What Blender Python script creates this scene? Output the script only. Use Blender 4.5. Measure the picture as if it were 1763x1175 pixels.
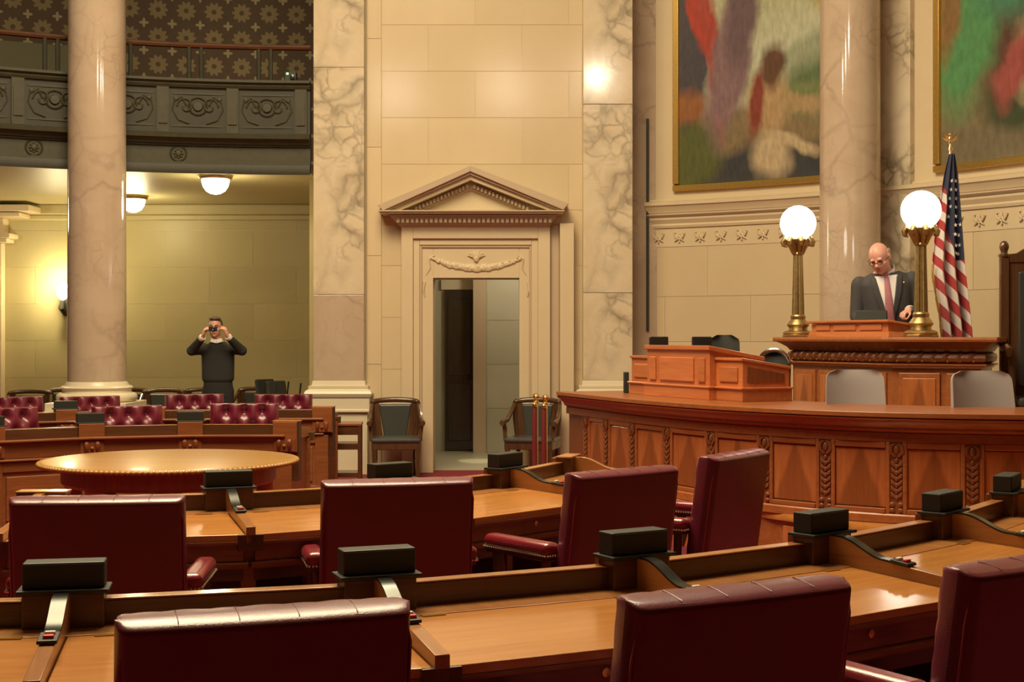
import bpy, bmesh, math, random
from math import sin, cos, pi, radians as R, atan2, hypot, tan
from mathutils import Vector, Matrix, Euler
random.seed(7)
scene = bpy.context.scene
for o in list(bpy.data.objects): bpy.data.objects.remove(o)
COL = scene.collection

# ---------------------------------------------------------------- camera
CAMH = 1.63
cam_d = bpy.data.cameras.new('camera'); cam = bpy.data.objects.new('camera', cam_d); COL.objects.link(cam)
cam.location = (0, 0, CAMH); cam.rotation_euler = (R(90), 0, 0)
cam_d.sensor_width = 36.0; cam_d.lens = 36.0*2400/1763; cam_d.shift_y = -7.5/1763
cam_d.clip_start = .05; cam_d.clip_end = 100
scene.camera = cam
# ---------------------------------------------------------------- world, lights, exposure
w = bpy.data.worlds.new('world'); scene.world = w; w.use_nodes = True
w.node_tree.nodes['Background'].inputs[0].default_value = (1.0, .82, .60, 1)
w.node_tree.nodes['Background'].inputs[1].default_value = .015
vs = scene.view_settings
vs.view_transform = 'Standard'; vs.look = 'None'; vs.gamma = 1.0; vs.exposure = 0.0
vs.use_curve_mapping = False
CX, CY = -2.3, 9.25                      # centre of the round chamber
def area(name, loc, size, power, col, rot=(0,0,0), shape='DISK', spread=180):
    l = bpy.data.lights.new(name, 'AREA'); l.shape = shape; l.size = size; l.energy = power; l.color = col
    l.spread = R(spread)
    o = bpy.data.objects.new(name, l); COL.objects.link(o); o.location = loc; o.rotation_euler = rot
    return o
WARM = (1.0, .80, .52)
area('laylight_lamp', (CX+.2, CY-.6, 9.3), 6.0, 1700, (1.0, .81, .51))

# ---------------------------------------------------------------- mesh builder
class MB:
    def __init__(s): s.v = []; s.f = []; s.m = []; s.uv = None; s.cm = 0
    def add(s, vs_, fs, M=None):
        b = len(s.v)
        for p in vs_:
            p = Vector(p)
            if M is not None: p = M @ p
            s.v.append(tuple(p))
        for f in fs: s.f.append(tuple(i+b for i in f)); s.m.append(s.cm)
        return s
    def box(s, x0, x1, y0, y1, z0, z1, M=None):
        return s.add([(x0,y0,z0),(x1,y0,z0),(x1,y1,z0),(x0,y1,z0),(x0,y0,z1),(x1,y0,z1),(x1,y1,z1),(x0,y1,z1)],
            [(3,2,1,0),(4,5,6,7),(0,1,5,4),(1,2,6,5),(2,3,7,6),(3,0,4,7)], M)
    def hexa(s, lo, hi, M=None):          # two quads (4 pts each, ccw from above)
        return s.add(list(lo)+list(hi), [(3,2,1,0),(4,5,6,7),(0,1,5,4),(1,2,6,5),(2,3,7,6),(3,0,4,7)], M)
    def prism(s, poly, z0, z1, M=None):   # polygon in xy, extruded in z
        n = len(poly)
        return s.add([(x,y,z0) for x,y in poly]+[(x,y,z1) for x,y in poly],
            [tuple(range(n-1,-1,-1)), tuple(range(n,2*n))]+[(i,(i+1)%n,n+(i+1)%n,n+i) for i in range(n)], M)
    def lathe(s, prof, seg=24, M=None, a0=0, a1=2*pi):
        full = abs(a1-a0-2*pi) < 1e-6; n = seg if full else seg+1; k = len(prof)
        vs_ = []
        for i in range(n):
            a = a0+(a1-a0)*i/seg
            for r, z in prof: vs_.append((r*cos(a), r*sin(a), z))
        fs = []
        for i in range(seg):
            j = (i+1) % n
            for q in range(k-1): fs.append((i*k+q, j*k+q, j*k+q+1, i*k+q+1))
        if full:
            if prof[0][0] > 1e-6: fs.append(tuple(i*k for i in range(n-1,-1,-1)))
            if prof[-1][0] > 1e-6: fs.append(tuple(i*k+k-1 for i in range(n)))
        return s.add(vs_, fs, M)
    def tube(s, path, r, seg=8, M=None, cap=True):
        path = [Vector(p) for p in path]; n = len(path); rr = r if isinstance(r, (list,tuple)) else [r]*n
        up = Vector((0,0,1)); vs_ = []; prev = None
        for i, p in enumerate(path):
            t = (path[min(i+1,n-1)]-path[max(i-1,0)]).normalized()
            if prev is None:
                a = up.cross(t)
                if a.length < .1: a = Vector((1,0,0)).cross(t)
            else: a = prev - t*prev.dot(t)
            a.normalize(); prev = a; b = t.cross(a)
            for q in range(seg):
                an = 2*pi*q/seg; vs_.append(p+a*cos(an)*rr[i]+b*sin(an)*rr[i])
        fs = []
        for i in range(n-1):
            for q in range(seg):
                q2 = (q+1) % seg; fs.append((i*seg+q, i*seg+q2, (i+1)*seg+q2, (i+1)*seg+q))
        if cap: fs.append(tuple(range(seg-1,-1,-1))); fs.append(tuple((n-1)*seg+q for q in range(seg)))
        return s.add(vs_, fs, M)
    def sweep(s, prof, path, closed=False, caps=True, M=None):
        # prof: (offset to the RIGHT of the path direction, z); closed profile; path in xy
        n = len(path); k = len(prof); vs_ = []
        for i in range(n):
            p = Vector(path[i])
            if closed: d0 = Vector(path[i])-Vector(path[i-1]); d1 = Vector(path[(i+1)%n])-Vector(path[i])
            else:
                d0 = Vector(path[i])-Vector(path[i-1]) if i > 0 else Vector(path[1])-Vector(path[0])
                d1 = Vector(path[i+1])-Vector(path[i]) if i < n-1 else d0
            d0 = d0.normalized(); d1 = d1.normalized()
            n0 = Vector((d0.y,-d0.x)); n1 = Vector((d1.y,-d1.x)); m = n0+n1
            m = m/max(m.length_squared,1e-6)*2
            for o, z in prof: q = p+m*o; vs_.append((q.x,q.y,z))
        fs = []
        for i in range(n if closed else n-1):
            j = (i+1) % n
            for q in range(k):
                q2 = (q+1) % k; fs.append((i*k+q, j*k+q, j*k+q2, i*k+q2))
        if caps and not closed:
            fs.append(tuple(range(k))); fs.append(tuple((n-1)*k+q for q in range(k-1,-1,-1)))
        return s.add(vs_, fs, M)
    def grid(s, fn, nu, nv, M=None, flip=False):
        vs_ = [fn(i/nu, j/nv) for j in range(nv+1) for i in range(nu+1)]
        fs = []
        for j in range(nv):
            for i in range(nu):
                a = j*(nu+1)+i; q = (a, a+1, a+nu+2, a+nu+1)
                fs.append(q[::-1] if flip else q)
        return s.add(vs_, fs, M)
    def ball(s, c, r, seg=12, rings=8, M=None):
        r = r if isinstance(r,(tuple,list)) else (r,r,r); vs_ = [(c[0],c[1],c[2]-r[2])]
        for j in range(1,rings):
            ph = -pi/2+pi*j/rings
            for i in range(seg):
                a = 2*pi*i/seg; vs_.append((c[0]+r[0]*cos(ph)*cos(a), c[1]+r[1]*cos(ph)*sin(a), c[2]+r[2]*sin(ph)))
        vs_.append((c[0],c[1],c[2]+r[2])); L = len(vs_)-1; fs = []
        for i in range(seg): fs.append((0,1+(i+1)%seg,1+i))
        for j in range(rings-2):
            for i in range(seg):
                a = 1+j*seg+i; b = 1+j*seg+(i+1)%seg; fs.append((a,b,b+seg,a+seg))
        for i in range(seg): a = 1+(rings-2)*seg; fs.append((a+i,a+(i+1)%seg,L))
        return s.add(vs_, fs, M)
    def cone(s, p0, r0, p1, r1, seg=12, M=None):
        return s.tube([p0,p1],[r0,r1],seg,M)
    def mesh(s, name, mats, smooth=35):
        me = bpy.data.meshes.new(name); me.from_pydata(s.v, [], s.f)
        bm = bmesh.new(); bm.from_mesh(me); bmesh.ops.recalc_face_normals(bm, faces=bm.faces); bm.to_mesh(me); bm.free()
        for m in (mats if isinstance(mats,(list,tuple)) else [mats]): me.materials.append(m)
        if any(s.m): me.polygons.foreach_set('material_index', s.m)
        if smooth:
            me.shade_smooth(); me.set_sharp_from_angle(angle=R(smooth))
        me.update(); return me
    def obj(s, name, mats, parent=None, smooth=35, bevel=0, seg=2, loc=None, rz=None):
        o = bpy.data.objects.new(name, s.mesh(name, mats, smooth)); COL.objects.link(o)
        if parent: o.parent = parent
        if bevel: add_bevel(o, bevel, seg)
        if loc is not None: o.location = loc
        if rz is not None: o.rotation_euler = (0,0,rz)
        return o
def add_bevel(o, w_, seg=2):
    b = o.modifiers.new('bevel','BEVEL'); b.width = w_; b.segments = seg; b.limit_method = 'ANGLE'; b.angle_limit = R(40)
    b.harden_normals = False
def T(x=0,y=0,z=0,rx=0,ry=0,rz=0,s=1):
    S = Matrix.Diagonal((s,s,s,1)) if not isinstance(s,(tuple,list)) else Matrix.Diagonal((*s,1))
    return Matrix.Translation((x,y,z)) @ Euler((rx,ry,rz)).to_matrix().to_4x4() @ S
def tag(o, label=None, cat=None, group=None, kind=None):
    if label: o['label'] = label
    if cat: o['category'] = cat
    if group: o['group'] = group
    if kind: o['kind'] = kind
    return o
def thing(name, label, cat, loc=(0,0,0), rz=0, group=None):
    o = bpy.data.objects.new(name, None); COL.objects.link(o); o.empty_display_size = .1
    o.location = loc; o.rotation_euler = (0,0,rz); return tag(o, label, cat, group)
KIDS = {}
def kids(o):
    return [c for c in bpy.data.objects if c.parent == o]
def tree(o):
    return (o, [tree(c) for c in kids(o)])
def copy_tree(tr, parent=None, loc=None, rz=None, label=None, group=None, skip=()):
    o, ch = tr; c = o.copy(); COL.objects.link(c)
    if parent: c.parent = parent
    if loc is not None: c.location = loc
    if rz is not None: c.rotation_euler = (0,0,rz)
    if label: c['label'] = label
    if group: c['group'] = group
    for t in ch:
        if t[0].name.split('.')[0] in skip: continue
        copy_tree(t, c)
    return c
def struct(o): o['kind'] = 'structure'; return o
def P(r, deg, z=0): return (CX+r*cos(R(deg)), CY+r*sin(R(deg)), z)
def at(px, py_or_none, d, z=None):        # ray through a photo column at depth d
    return (px-881.5)/2400*d
def arc_pts(r, a0, a1, n, c=(CX,CY)):
    return [(c[0]+r*cos(R(a0+(a1-a0)*i/n)), c[1]+r*sin(R(a0+(a1-a0)*i/n))) for i in range(n+1)]

# ---------------------------------------------------------------- materials
class NT:
    def __init__(s, name):
        s.m = bpy.data.materials.new(name); s.m.use_nodes = True; s.t = s.m.node_tree
        s.b = s.t.nodes['Principled BSDF']
    def n(s, typ, **kw):
        nd = s.t.nodes.new(typ)
        for k, v in kw.items():
            if hasattr(nd, k): setattr(nd, k, v)
            else: nd.inputs[k].default_value = v
        return nd
    def l(s, a, b): s.t.links.new(a, b)
    def math(s, op, a, b=None, c=None):
        nd = s.t.nodes.new('ShaderNodeMath'); nd.operation = op
        for i, x in enumerate((a,b,c)):
            if x is None: continue
            if isinstance(x,(int,float)): nd.inputs[i].default_value = x
            else: s.l(x, nd.inputs[i])
        return nd.outputs[0]
    def mix(s, f, a, b):
        nd = s.t.nodes.new('ShaderNodeMix'); nd.data_type = 'RGBA'
        for i, x in ((0,f),(6,a),(7,b)):
            if isinstance(x,(int,float)): nd.inputs[i].default_value = x
            elif isinstance(x,(tuple,list)): nd.inputs[i].default_value = (*x[:3],1)
            else: s.l(x, nd.inputs[i])
        return nd.outputs[2]
    def ramp(s, f, stops):
        nd = s.t.nodes.new('ShaderNodeValToRGB'); e = nd.color_ramp.elements
        while len(e) < len(stops): e.new(.5)
        for i, (p, c) in enumerate(stops):
            e[i].position = p; e[i].color = (*c,1) if isinstance(c,(tuple,list)) else (c,c,c,1)
        s.l(f, nd.inputs[0]); return nd.outputs[0]
    def coord(s, kind='Object', scale=(1,1,1), rot=(0,0,0), loc=(0,0,0)):
        tc = s.t.nodes.new('ShaderNodeTexCoord'); mp = s.t.nodes.new('ShaderNodeMapping')
        mp.inputs['Scale'].default_value = scale; mp.inputs['Rotation'].default_value = rot; mp.inputs['Location'].default_value = loc
        s.l(tc.outputs[kind], mp.inputs[0]); return mp.outputs[0]
    def noise(s, v, scale, detail=4, rough=.5, dist=0):
        nd = s.n('ShaderNodeTexNoise', Scale=scale, Detail=detail, Roughness=rough, Distortion=dist)
        if v is not None: s.l(v, nd.inputs['Vector'])
        return nd.outputs['Fac']
    def base(s, c): 
        if isinstance(c,(tuple,list)): s.b.inputs['Base Color'].default_value = (*c[:3],1)
        else: s.l(c, s.b.inputs['Base Color'])
        return s
    def set(s, **kw):
        for k, v in kw.items():
            k = {'rough':'Roughness','metal':'Metallic','spec':'Specular IOR Level','coat':'Coat Weight','coat_r':'Coat Roughness','sheen':'Sheen Weight','sss':'Subsurface Weight'}[k]
            if isinstance(v,(int,float)): s.b.inputs[k].default_value = v
            else: s.l(v, s.b.inputs[k])
        return s
    def bump(s, h, strength=.2, dist=.01):
        nd = s.n('ShaderNodeBump', Strength=strength, Distance=dist); s.l(h, nd.inputs['Height']); s.l(nd.outputs[0], s.b.inputs['Normal']); return s
    def randval(s):
        return s.t.nodes.new('ShaderNodeObjectInfo').outputs['Random']

def plain(name, c, rough=.5, metal=0, coat=0, noise=.0, nscale=20, spec=.5):
    t = NT(name)
    if noise:
        f = t.noise(t.coord(), nscale, 5)
        t.base(t.mix(f, tuple(x*(1-noise) for x in c), tuple(min(1,x*(1+noise)) for x in c)))
    else: t.base(c)
    return t.set(rough=rough, metal=metal, coat=coat, spec=spec).m
def wood(name, dark, light, axis=0, scale=1.0, rough=.3, coat=.3, var=.1, figure=False):
    t = NT(name); sc = [9*scale]*3; sc[axis] = .7*scale
    v = t.coord('Object', tuple(sc))
    r = t.randval()
    vv = t.n('ShaderNodeVectorMath', operation='ADD'); t.l(v, vv.inputs[0])
    cx = t.n('ShaderNodeCombineXYZ'); t.l(t.math('MULTIPLY', r, 37.0), cx.inputs[0]); t.l(t.math('MULTIPLY', r, 91.0), cx.inputs[2]); t.l(cx.outputs[0], vv.inputs[1])
    v = vv.outputs[0]
    f1 = t.noise(v, 2.2, 6, .6, 1.2); f2 = t.noise(v, 9.0, 3, .6, .3)
    f = t.math('ADD', t.math('MULTIPLY', f1, .75), t.math('MULTIPLY', f2, .25))
    c = t.ramp(f, [(.30, dark), (.68, light)])
    hs = t.n('ShaderNodeHueSaturation'); t.l(c, hs.inputs['Color']); t.l(t.math('MULTIPLY_ADD', r, 2*var, 1-var), hs.inputs['Value'])
    c = hs.outputs[0]
    if figure:     # book-matched flame figure: a dark wedge standing on the panel's centre line
        tc = t.n('ShaderNodeTexCoord'); sp = t.n('ShaderNodeSeparateXYZ'); t.l(tc.outputs['Generated'], sp.inputs[0])
        ax = t.math('ABSOLUTE', t.math('SUBTRACT', sp.outputs[0], .5))
        edge = t.math('MULTIPLY_ADD', t.math('SUBTRACT', 1.02, sp.outputs[2]), .42, .02)
        wob = t.math('MULTIPLY', t.math('SUBTRACT', t.noise(t.coord('Object',(3,3,1.5)), 3, 4), .5), .22)
        mr = t.n('ShaderNodeMapRange'); mr.inputs[1].default_value = -.05; mr.inputs[2].default_value = .05
        t.l(t.math('ADD', t.math('SUBTRACT', ax, edge), wob), mr.inputs[0])
        c = t.mix(mr.outputs[0], t.mix(.55, c, tuple(x*.42 for x in dark)), c)
    t.base(c).set(rough=rough, coat=coat, coat_r=.12)
    t.bump(f2, .06, .004)
    return t.m
def marble(name, base, vein, light, scale=1.0, rough=.16, veinw=.035, rot=(.3,.2,.5), amount=1.0):
    t = NT(name); v = t.coord('Object', (scale,)*3, rot)
    n1 = t.noise(v, 1.3, 8, .62, .6)
    wv = t.n('ShaderNodeMix'); wv.data_type = 'VECTOR'; wv.inputs[0].default_value = .32
    nz = t.n('ShaderNodeTexNoise', Scale=2.2, Detail=5.0); t.l(v, nz.inputs['Vector'])
    t.l(v, wv.inputs[4]); t.l(nz.outputs['Color'], wv.inputs[5])
    vo = t.n('ShaderNodeTexVoronoi', feature='DISTANCE_TO_EDGE', Scale=2.4); t.l(wv.outputs[1], vo.inputs['Vector'])
    vo2 = t.n('ShaderNodeTexVoronoi', feature='DISTANCE_TO_EDGE', Scale=6.5); t.l(wv.outputs[1], vo2.inputs['Vector'])
    e1 = t.ramp(vo.outputs['Distance'], [(0,1.0),(veinw,.55),(veinw*3,0.0)])
    e2 = t.ramp(vo2.outputs['Distance'], [(0,1.0),(veinw*1.6,.3),(veinw*3,0.0)])
    msk = t.ramp(t.noise(v, 1.1, 4, .55), [(.46,0.0),(.64,1.0)])
    msk2 = t.ramp(t.noise(v, .8, 3), [(.40,.0),(.62,1.0)])
    c = t.mix(t.ramp(n1, [(.32,0.0),(.7,1.0)]), base, light)
    c = t.mix(t.math('MULTIPLY', t.math('MULTIPLY', e2, msk), .75*amount), c, vein)
    c = t.mix(t.math('MULTIPLY', t.math('MULTIPLY', e1, msk2), .8*amount), c, vein)
    t.base(c).set(rough=rough, spec=.5, coat=.15, coat_r=.08)
    return t.m
def stone(name, base, light, rough=.38, var=.10, scale=1.0):
    t = NT(name); v = t.coord('Object', (scale,)*3)
    f = t.noise(v, 2.5, 7, .6, .4); g = t.noise(v, 45, 2)
    c = t.mix(t.math('ADD', t.math('MULTIPLY', f, .8), t.math('MULTIPLY', g, .2)), base, light)
    hs = t.n('ShaderNodeHueSaturation'); t.l(c, hs.inputs['Color']); t.l(t.math('MULTIPLY_ADD', t.randval(), 2*var, 1-var), hs.inputs['Value'])
    t.base(hs.outputs[0]).set(rough=rough, spec=.4)
    return t.m
def leather(name, c, rough=.3, c2=None):
    t = NT(name); v = t.coord()
    f = t.noise(v, 6, 4); g = t.n('ShaderNodeTexVoronoi', Scale=220.0); t.l(v, g.inputs['Vector'])
    t.base(t.mix(f, c, c2 or tuple(x*1.35 for x in c))).set(rough=rough, spec=.55, coat=.5, coat_r=.24, sheen=.05)
    t.b.inputs['Sheen Roughness'].default_value = .45; t.b.inputs['Sheen Tint'].default_value = (1,.45,.45,1)
    wr = t.noise(t.coord('Object',(1,1,1)), 14, 5, .6, .8)
    t.bump(t.math('ADD', t.math('MULTIPLY', g.outputs['Distance'], .25), wr), .16, .012)
    return t.m
def emit(name, c, strength):
    t = NT(name); t.base((0.9,.88,.8)); t.b.inputs['Emission Color'].default_value = (*c,1); t.b.inputs['Emission Strength'].default_value = strength
    return t.set(rough=.2).m

M = {}
M['lime'] = stone('limestone_warm', (.59,.46,.28), (.68,.55,.36), .2, .04)
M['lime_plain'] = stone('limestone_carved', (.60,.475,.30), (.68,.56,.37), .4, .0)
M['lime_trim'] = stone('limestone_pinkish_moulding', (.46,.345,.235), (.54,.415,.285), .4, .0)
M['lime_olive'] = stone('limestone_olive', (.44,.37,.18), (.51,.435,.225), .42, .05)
M['lime_hall'] = stone('limestone_hall', (.46,.43,.33), (.56,.52,.40), .45, .05)
M['joint'] = plain('mortar_joint', (.52,.42,.26), .7)
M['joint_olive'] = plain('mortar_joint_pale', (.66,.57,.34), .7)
M['breccia'] = marble('breccia_marble', (.62,.50,.335), (.19,.15,.10), (.74,.64,.48), 1.2, .13, .055, amount=1.0)
M['column'] = marble('column_marble', (.47,.35,.25), (.25,.175,.13), (.56,.44,.33), .95, .10, .016, amount=.55)
M['base_stone'] = stone('column_base_marble', (.66,.57,.40), (.76,.67,.49), .28, .0)
M['wood_top'] = wood('desk_top_wood', (.42,.160,.036), (.56,.245,.064), 0, .8, .25, .45, .05)
M['wood_rail'] = wood('desk_rail_wood', (.050,.018,.007), (.105,.038,.013), 0, 1.0, .32, .3)
M['wood_mid'] = wood('desk_body_wood', (.16,.050,.016), (.27,.095,.032), 0, 1.0, .32, .3)
M['wood_div'] = wood('divider_wood', (.30,.115,.032), (.44,.19,.06), 1, 1.0, .28, .4)
M['wood_dais'] = wood('dais_wood', (.24,.066,.018), (.37,.122,.036), 0, 1.0, .36, .15)
M['wood_front'] = wood('desk_front_wood', (.17,.050,.015), (.27,.090,.027), 0, 1.0, .36, .15)
M['wood_dais_v'] = wood('dais_panel_wood', (.32,.088,.026), (.48,.160,.048), 2, .8, .30, .3, .04, True)
M['wood_dark'] = wood('carved_dark_wood', (.15,.040,.013), (.25,.078,.025), 2, 1.2, .40, .1)
M['wood_box'] = wood('lectern_wood', (.42,.115,.036), (.58,.19,.065), 0, 1.0, .28, .4)
M['wood_table'] = wood('round_table_wood', (.29,.14,.033), (.38,.195,.05), 0, .5, .34, .2, .02)
M['wood_chair'] = wood('armchair_wood', (.055,.024,.010), (.11,.050,.022), 2, 1.0, .26, .4)
M['leather'] = leather('maroon_leather', (.105,.0035,.016), .40, (.15,.006,.024))
M['leather_arm'] = leather('red_arm_leather', (.17,.008,.016), .27)
M['leather_black'] = leather('black_green_leather', (.035,.040,.034), .30)
M['brass'] = plain('polished_brass', (.85,.62,.28), .28, 1.0)
M['bronze'] = plain('lamp_bronze', (.47,.34,.15), .42, 1.0, noise=.35, nscale=30)
M['gilt'] = plain('gilt_frame', (.70,.45,.12), .32, .85, noise=.2, nscale=40)
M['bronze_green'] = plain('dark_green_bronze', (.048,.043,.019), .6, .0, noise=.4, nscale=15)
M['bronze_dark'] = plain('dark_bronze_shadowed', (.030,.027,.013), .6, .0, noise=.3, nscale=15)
M['black'] = plain('black_plastic', (.018,.019,.014), .5)
M['black_cloth'] = plain('speaker_cloth', (.022,.023,.016), .85)
M['black_gloss'] = plain('black_metal_strap', (.05,.052,.045), .24, .7)
M['chrome'] = plain('chrome', (.75,.74,.72), .15, 1.0)
M['nail'] = plain('nailhead_brass', (.80,.70,.55), .25, 1.0)
M['red_btn'] = plain('red_button', (.75,.03,.03), .35)
M['white_btn'] = plain('white_button', (.8,.78,.7), .35)
M['grey_fab'] = plain('grey_chair_fabric', (.30,.27,.27), .9, noise=.15, nscale=160)
M['black_fab'] = plain('charcoal_chair_fabric', (.025,.025,.022), .8)
M['carpet'] = plain('red_carpet', (.20,.011,.018), .95, noise=.35, nscale=120)
M['floor_stone'] = plain('hall_floor_stone', (.44,.40,.30), .4, noise=.1)
M['velvet'] = plain('red_velvet', (.15,.007,.010), .75)
M['shade'] = plain('dim_plaster', (.45,.38,.24), .8)
M['ceil'] = plain('coffered_ceiling_brown',(.16,.12,.07),.8)
M['globe'] = emit('lit_glass_globe', (1.0,.93,.80), 9.0)
M['dome'] = emit('lit_glass_dome', (1.0,.93,.72), 9.0)
M['skin'] = plain('skin', (.62,.31,.22), .5, noise=.12, nscale=25)
M['skin_pink'] = plain('ruddy_skin', (.66,.32,.24), .42, noise=.1, nscale=25)
M['hair'] = plain('brown_hair', (.06,.035,.018), .6, noise=.3, nscale=90)
M['eye'] = plain('eye', (.05,.04,.04), .2)
M['lip'] = plain('lips', (.45,.15,.12), .5)
M['suit'] = plain('charcoal_suit', (.048,.045,.047), .8, noise=.2, nscale=120)
M['shirt'] = plain('white_shirt', (.78,.74,.70), .7)
M['tie'] = plain('mauve_tie', (.42,.16,.19), .55, noise=.15, nscale=60)
M['sweater'] = plain('black_sweater', (.024,.023,.020), .9, noise=.3, nscale=150)
M['trouser'] = plain('black_trousers', (.018,.016,.015), .85)
M['screen'] = plain('dark_screen', (.02,.02,.02), .2)
M['wood_door'] = wood('dark_door_wood', (.03,.020,.011), (.055,.036,.018), 2, 1.0, .35, .2)
M['mat'] = plain('pale_round_mat', (.62,.58,.46), .8)
# ================================================================ STRUCTURE
DY = 16.7
def WX(px, d=DY): return (px-881.5)/2400*d
def WZ(py, d=DY): return CAMH+(580-py)/2400*d
def xz(mb, poly, y0, y1):                 # polygon in (x,z) extruded along y
    n = len(poly)
    return mb.add([(x,y0,z) for x,z in poly]+[(x,y1,z) for x,z in poly],
        [tuple(range(n)), tuple(range(2*n-1,n-1,-1))]+[(i,n+i,n+(i+1)%n,(i+1)%n) for i in range(n)])
struct(MB().box(-13,9.5,-3,17.0,-.2,0).obj('floor', M['carpet'], smooth=0))
struct(MB().box(-11,-1.5,17.0,21.2,-.2,0).obj('floor_gallery', M['carpet'], smooth=0))
struct(MB().box(-1.5,2.2,17.0,21.2,-.2,0).obj('floor_corridor', M['floor_stone'], smooth=0))
struct(MB().box(-14,10,-3,22,9.6,9.8).obj('ceiling', M['ceil'], smooth=0))

# ---- back wall with the pedimented doorway
OX0, OX1, OZ = WX(746), WX(894), WZ(479)
WL, WR = WX(543), WX(1088)
wb = struct(MB().box(WL,OX0,DY,DY+.5,0,9.6).box(OX1,WR,DY,DY+.5,0,9.6).box(OX0,OX1,DY,DY+.5,OZ,9.6).obj('wall_back', M['joint'], smooth=0))
JT = .0022
def blocks_flat(parent, x0, x1, zs, width, y, mat, depth=.005, name='block', off0=0.0):
    cache = {}
    for r, (z0, z1) in enumerate(zip(zs[:-1], zs[1:])):
        x = x0-(width/2 if (r % 2) else 0)-off0
        while x < x1-1e-4:
            a = max(x, x0); b = min(x+width, x1); x += width
            if b-a < .04: continue
            key = (round(b-a,3), round(z1-z0,3))
            if key not in cache:
                cache[key] = MB().box(JT,b-a-JT,0,depth,JT,z1-z0-JT).mesh(name, mat, 0)
            o = bpy.data.objects.new(name, cache[key]); COL.objects.link(o); o.parent = parent; o.location = (a, y-depth, z0)
zs_up = [WZ(y) for y in (362,283,203,123,43)]+[WZ(43)+.556*k for k in range(1,5)]
blocks_flat(wb, WX(657), WX(1003), zs_up, 1.12, DY, M['lime'])
blocks_flat(wb, WX(657), WX(692), [0,.62,1.24,1.86,2.48,WZ(362)], 1.0, DY, M['lime'])
blocks_flat(wb, WX(947), WX(1003), [0,.62,1.24,1.86,2.48,WZ(362)], 1.0, DY, M['lime'])
blocks_flat(wb, WX(632), WX(657), [0.0,1.3,2.6,3.9,5.2,6.5,7.8], 1.0, DY, M['lime'], .02)
# ---- door surround
ds = thing('door_surround', 'carved limestone door surround with garland panel under the pediment', 'door surround', (WX(820),DY,0))
def L(x): return x-WX(820)
def frame_piece(mb, xa, xb, z_in_x0, z_in_x1, zt, y):       # an inverted-U frame: outer xa..xb up to zt, inner opening
    pass
def uframe(px0, px1, pyt, qx0, qx1, qyt, y0):
    m = MB()
    for a, b in ((px0,qx0),(qx1,px1)): m.box(L(WX(a)),L(WX(b)),-y0,0,0,WZ(pyt))
    m.box(L(WX(qx0)),L(WX(qx1)),-y0,0,WZ(qyt),WZ(pyt)); return m
uframe(692,947,388,712,926,412,.10).obj('outer_casing', M['lime_plain'], ds, 0, .006)
uframe(712,926,412,723,915,423,.065).obj('middle_casing', M['lime_plain'], ds, 0, .008)
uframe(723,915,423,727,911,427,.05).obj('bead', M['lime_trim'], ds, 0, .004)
uframe(727,911,427,746,894,479,.03).obj('inner_casing', M['lime_plain'], ds, 0, .004)
MB().box(L(WX(963)),L(WX(987)),-.20,0,0,WZ(387)).obj('side_slab', M['lime_plain'], ds, 0, .006)
MB().box(L(WX(948)),L(WX(962)),-.03,0,0,WZ(387)).obj('side_reveal', M['lime_trim'], ds, 0)
# garland carved in relief
g = MB(); zc = WZ(450)
for i in range(41):
    u = i/40; x = L(WX(746+148*u)); sag = (1-(2*u-1)**2)
    z = WZ(446)-.115*sag; r = .018+.026*sag+.008*random.random()
    g.ball((x+random.uniform(-.01,.01), -.034, z+random.uniform(-.008,.008)), (r,.020,r), 8, 6)
    if i % 2: g.ball((x+random.uniform(-.02,.02), -.036, z+random.uniform(-.022,.022)), (r*.7,.022,r*.6), 8, 6)
g.obj('garland', M['lime_plain'], ds)
g = MB()
for s in (-1,1):
    for k in range(5):
        a = R(25+28*k); g.tube([(0,-.035,WZ(448)),(s*.05*cos(a),-.045,WZ(448)+.05*sin(a)+.02),(s*.12*cos(a),-.034,WZ(448)+.10*sin(a)+.01)],[.016,.016,.006],6)
    g.tube([(s*.50,-.034,WZ(440)),(s*.56,-.04,WZ(446)),(s*.55,-.034,WZ(462)),(s*.60,-.034,WZ(474))],[.010,.014,.012,.005],6)
    g.tube([(s*.62,-.034,WZ(486)),(s*.63,-.04,WZ(500)),(s*.61,-.034,WZ(512))],[.02,.016,.006],6)
g.ball((0,-.035,WZ(446)), (.035,.03,.05))
g.obj('carved_spray', M['lime_plain'], ds)
# ---- pediment
pd = thing('pediment', 'triangular stone pediment with dentils above the doorway', 'pediment', (WX(812),DY,WZ(372)))
def q(px, py, yo=0): return (WX(px)-WX(812), WZ(py)-WZ(372))
def band(o0, a0, r0, o1, a1, r1, y0, y1, nm, mt, bev=.004):
    m = MB(); xz(m, [q(*o0),q(*a0),q(*a1),q(*o1)], y0, y1); xz(m, [q(*a0),q(*r0),q(*r1),q(*a1)], y0, y1)
    return m.obj(nm, mt, pd, 0, bev)
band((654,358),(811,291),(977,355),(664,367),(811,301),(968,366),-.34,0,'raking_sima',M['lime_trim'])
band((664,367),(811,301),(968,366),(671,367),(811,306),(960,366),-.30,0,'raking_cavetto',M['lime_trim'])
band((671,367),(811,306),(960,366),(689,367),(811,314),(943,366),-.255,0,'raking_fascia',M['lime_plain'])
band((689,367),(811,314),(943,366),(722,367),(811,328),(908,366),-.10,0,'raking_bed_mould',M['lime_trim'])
m = MB(); xz(m, [q(715,367),q(811,326),q(914,366)], -.05, 0); m.obj('tympanum', M['lime_plain'], pd, 0)
m = MB()
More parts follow.
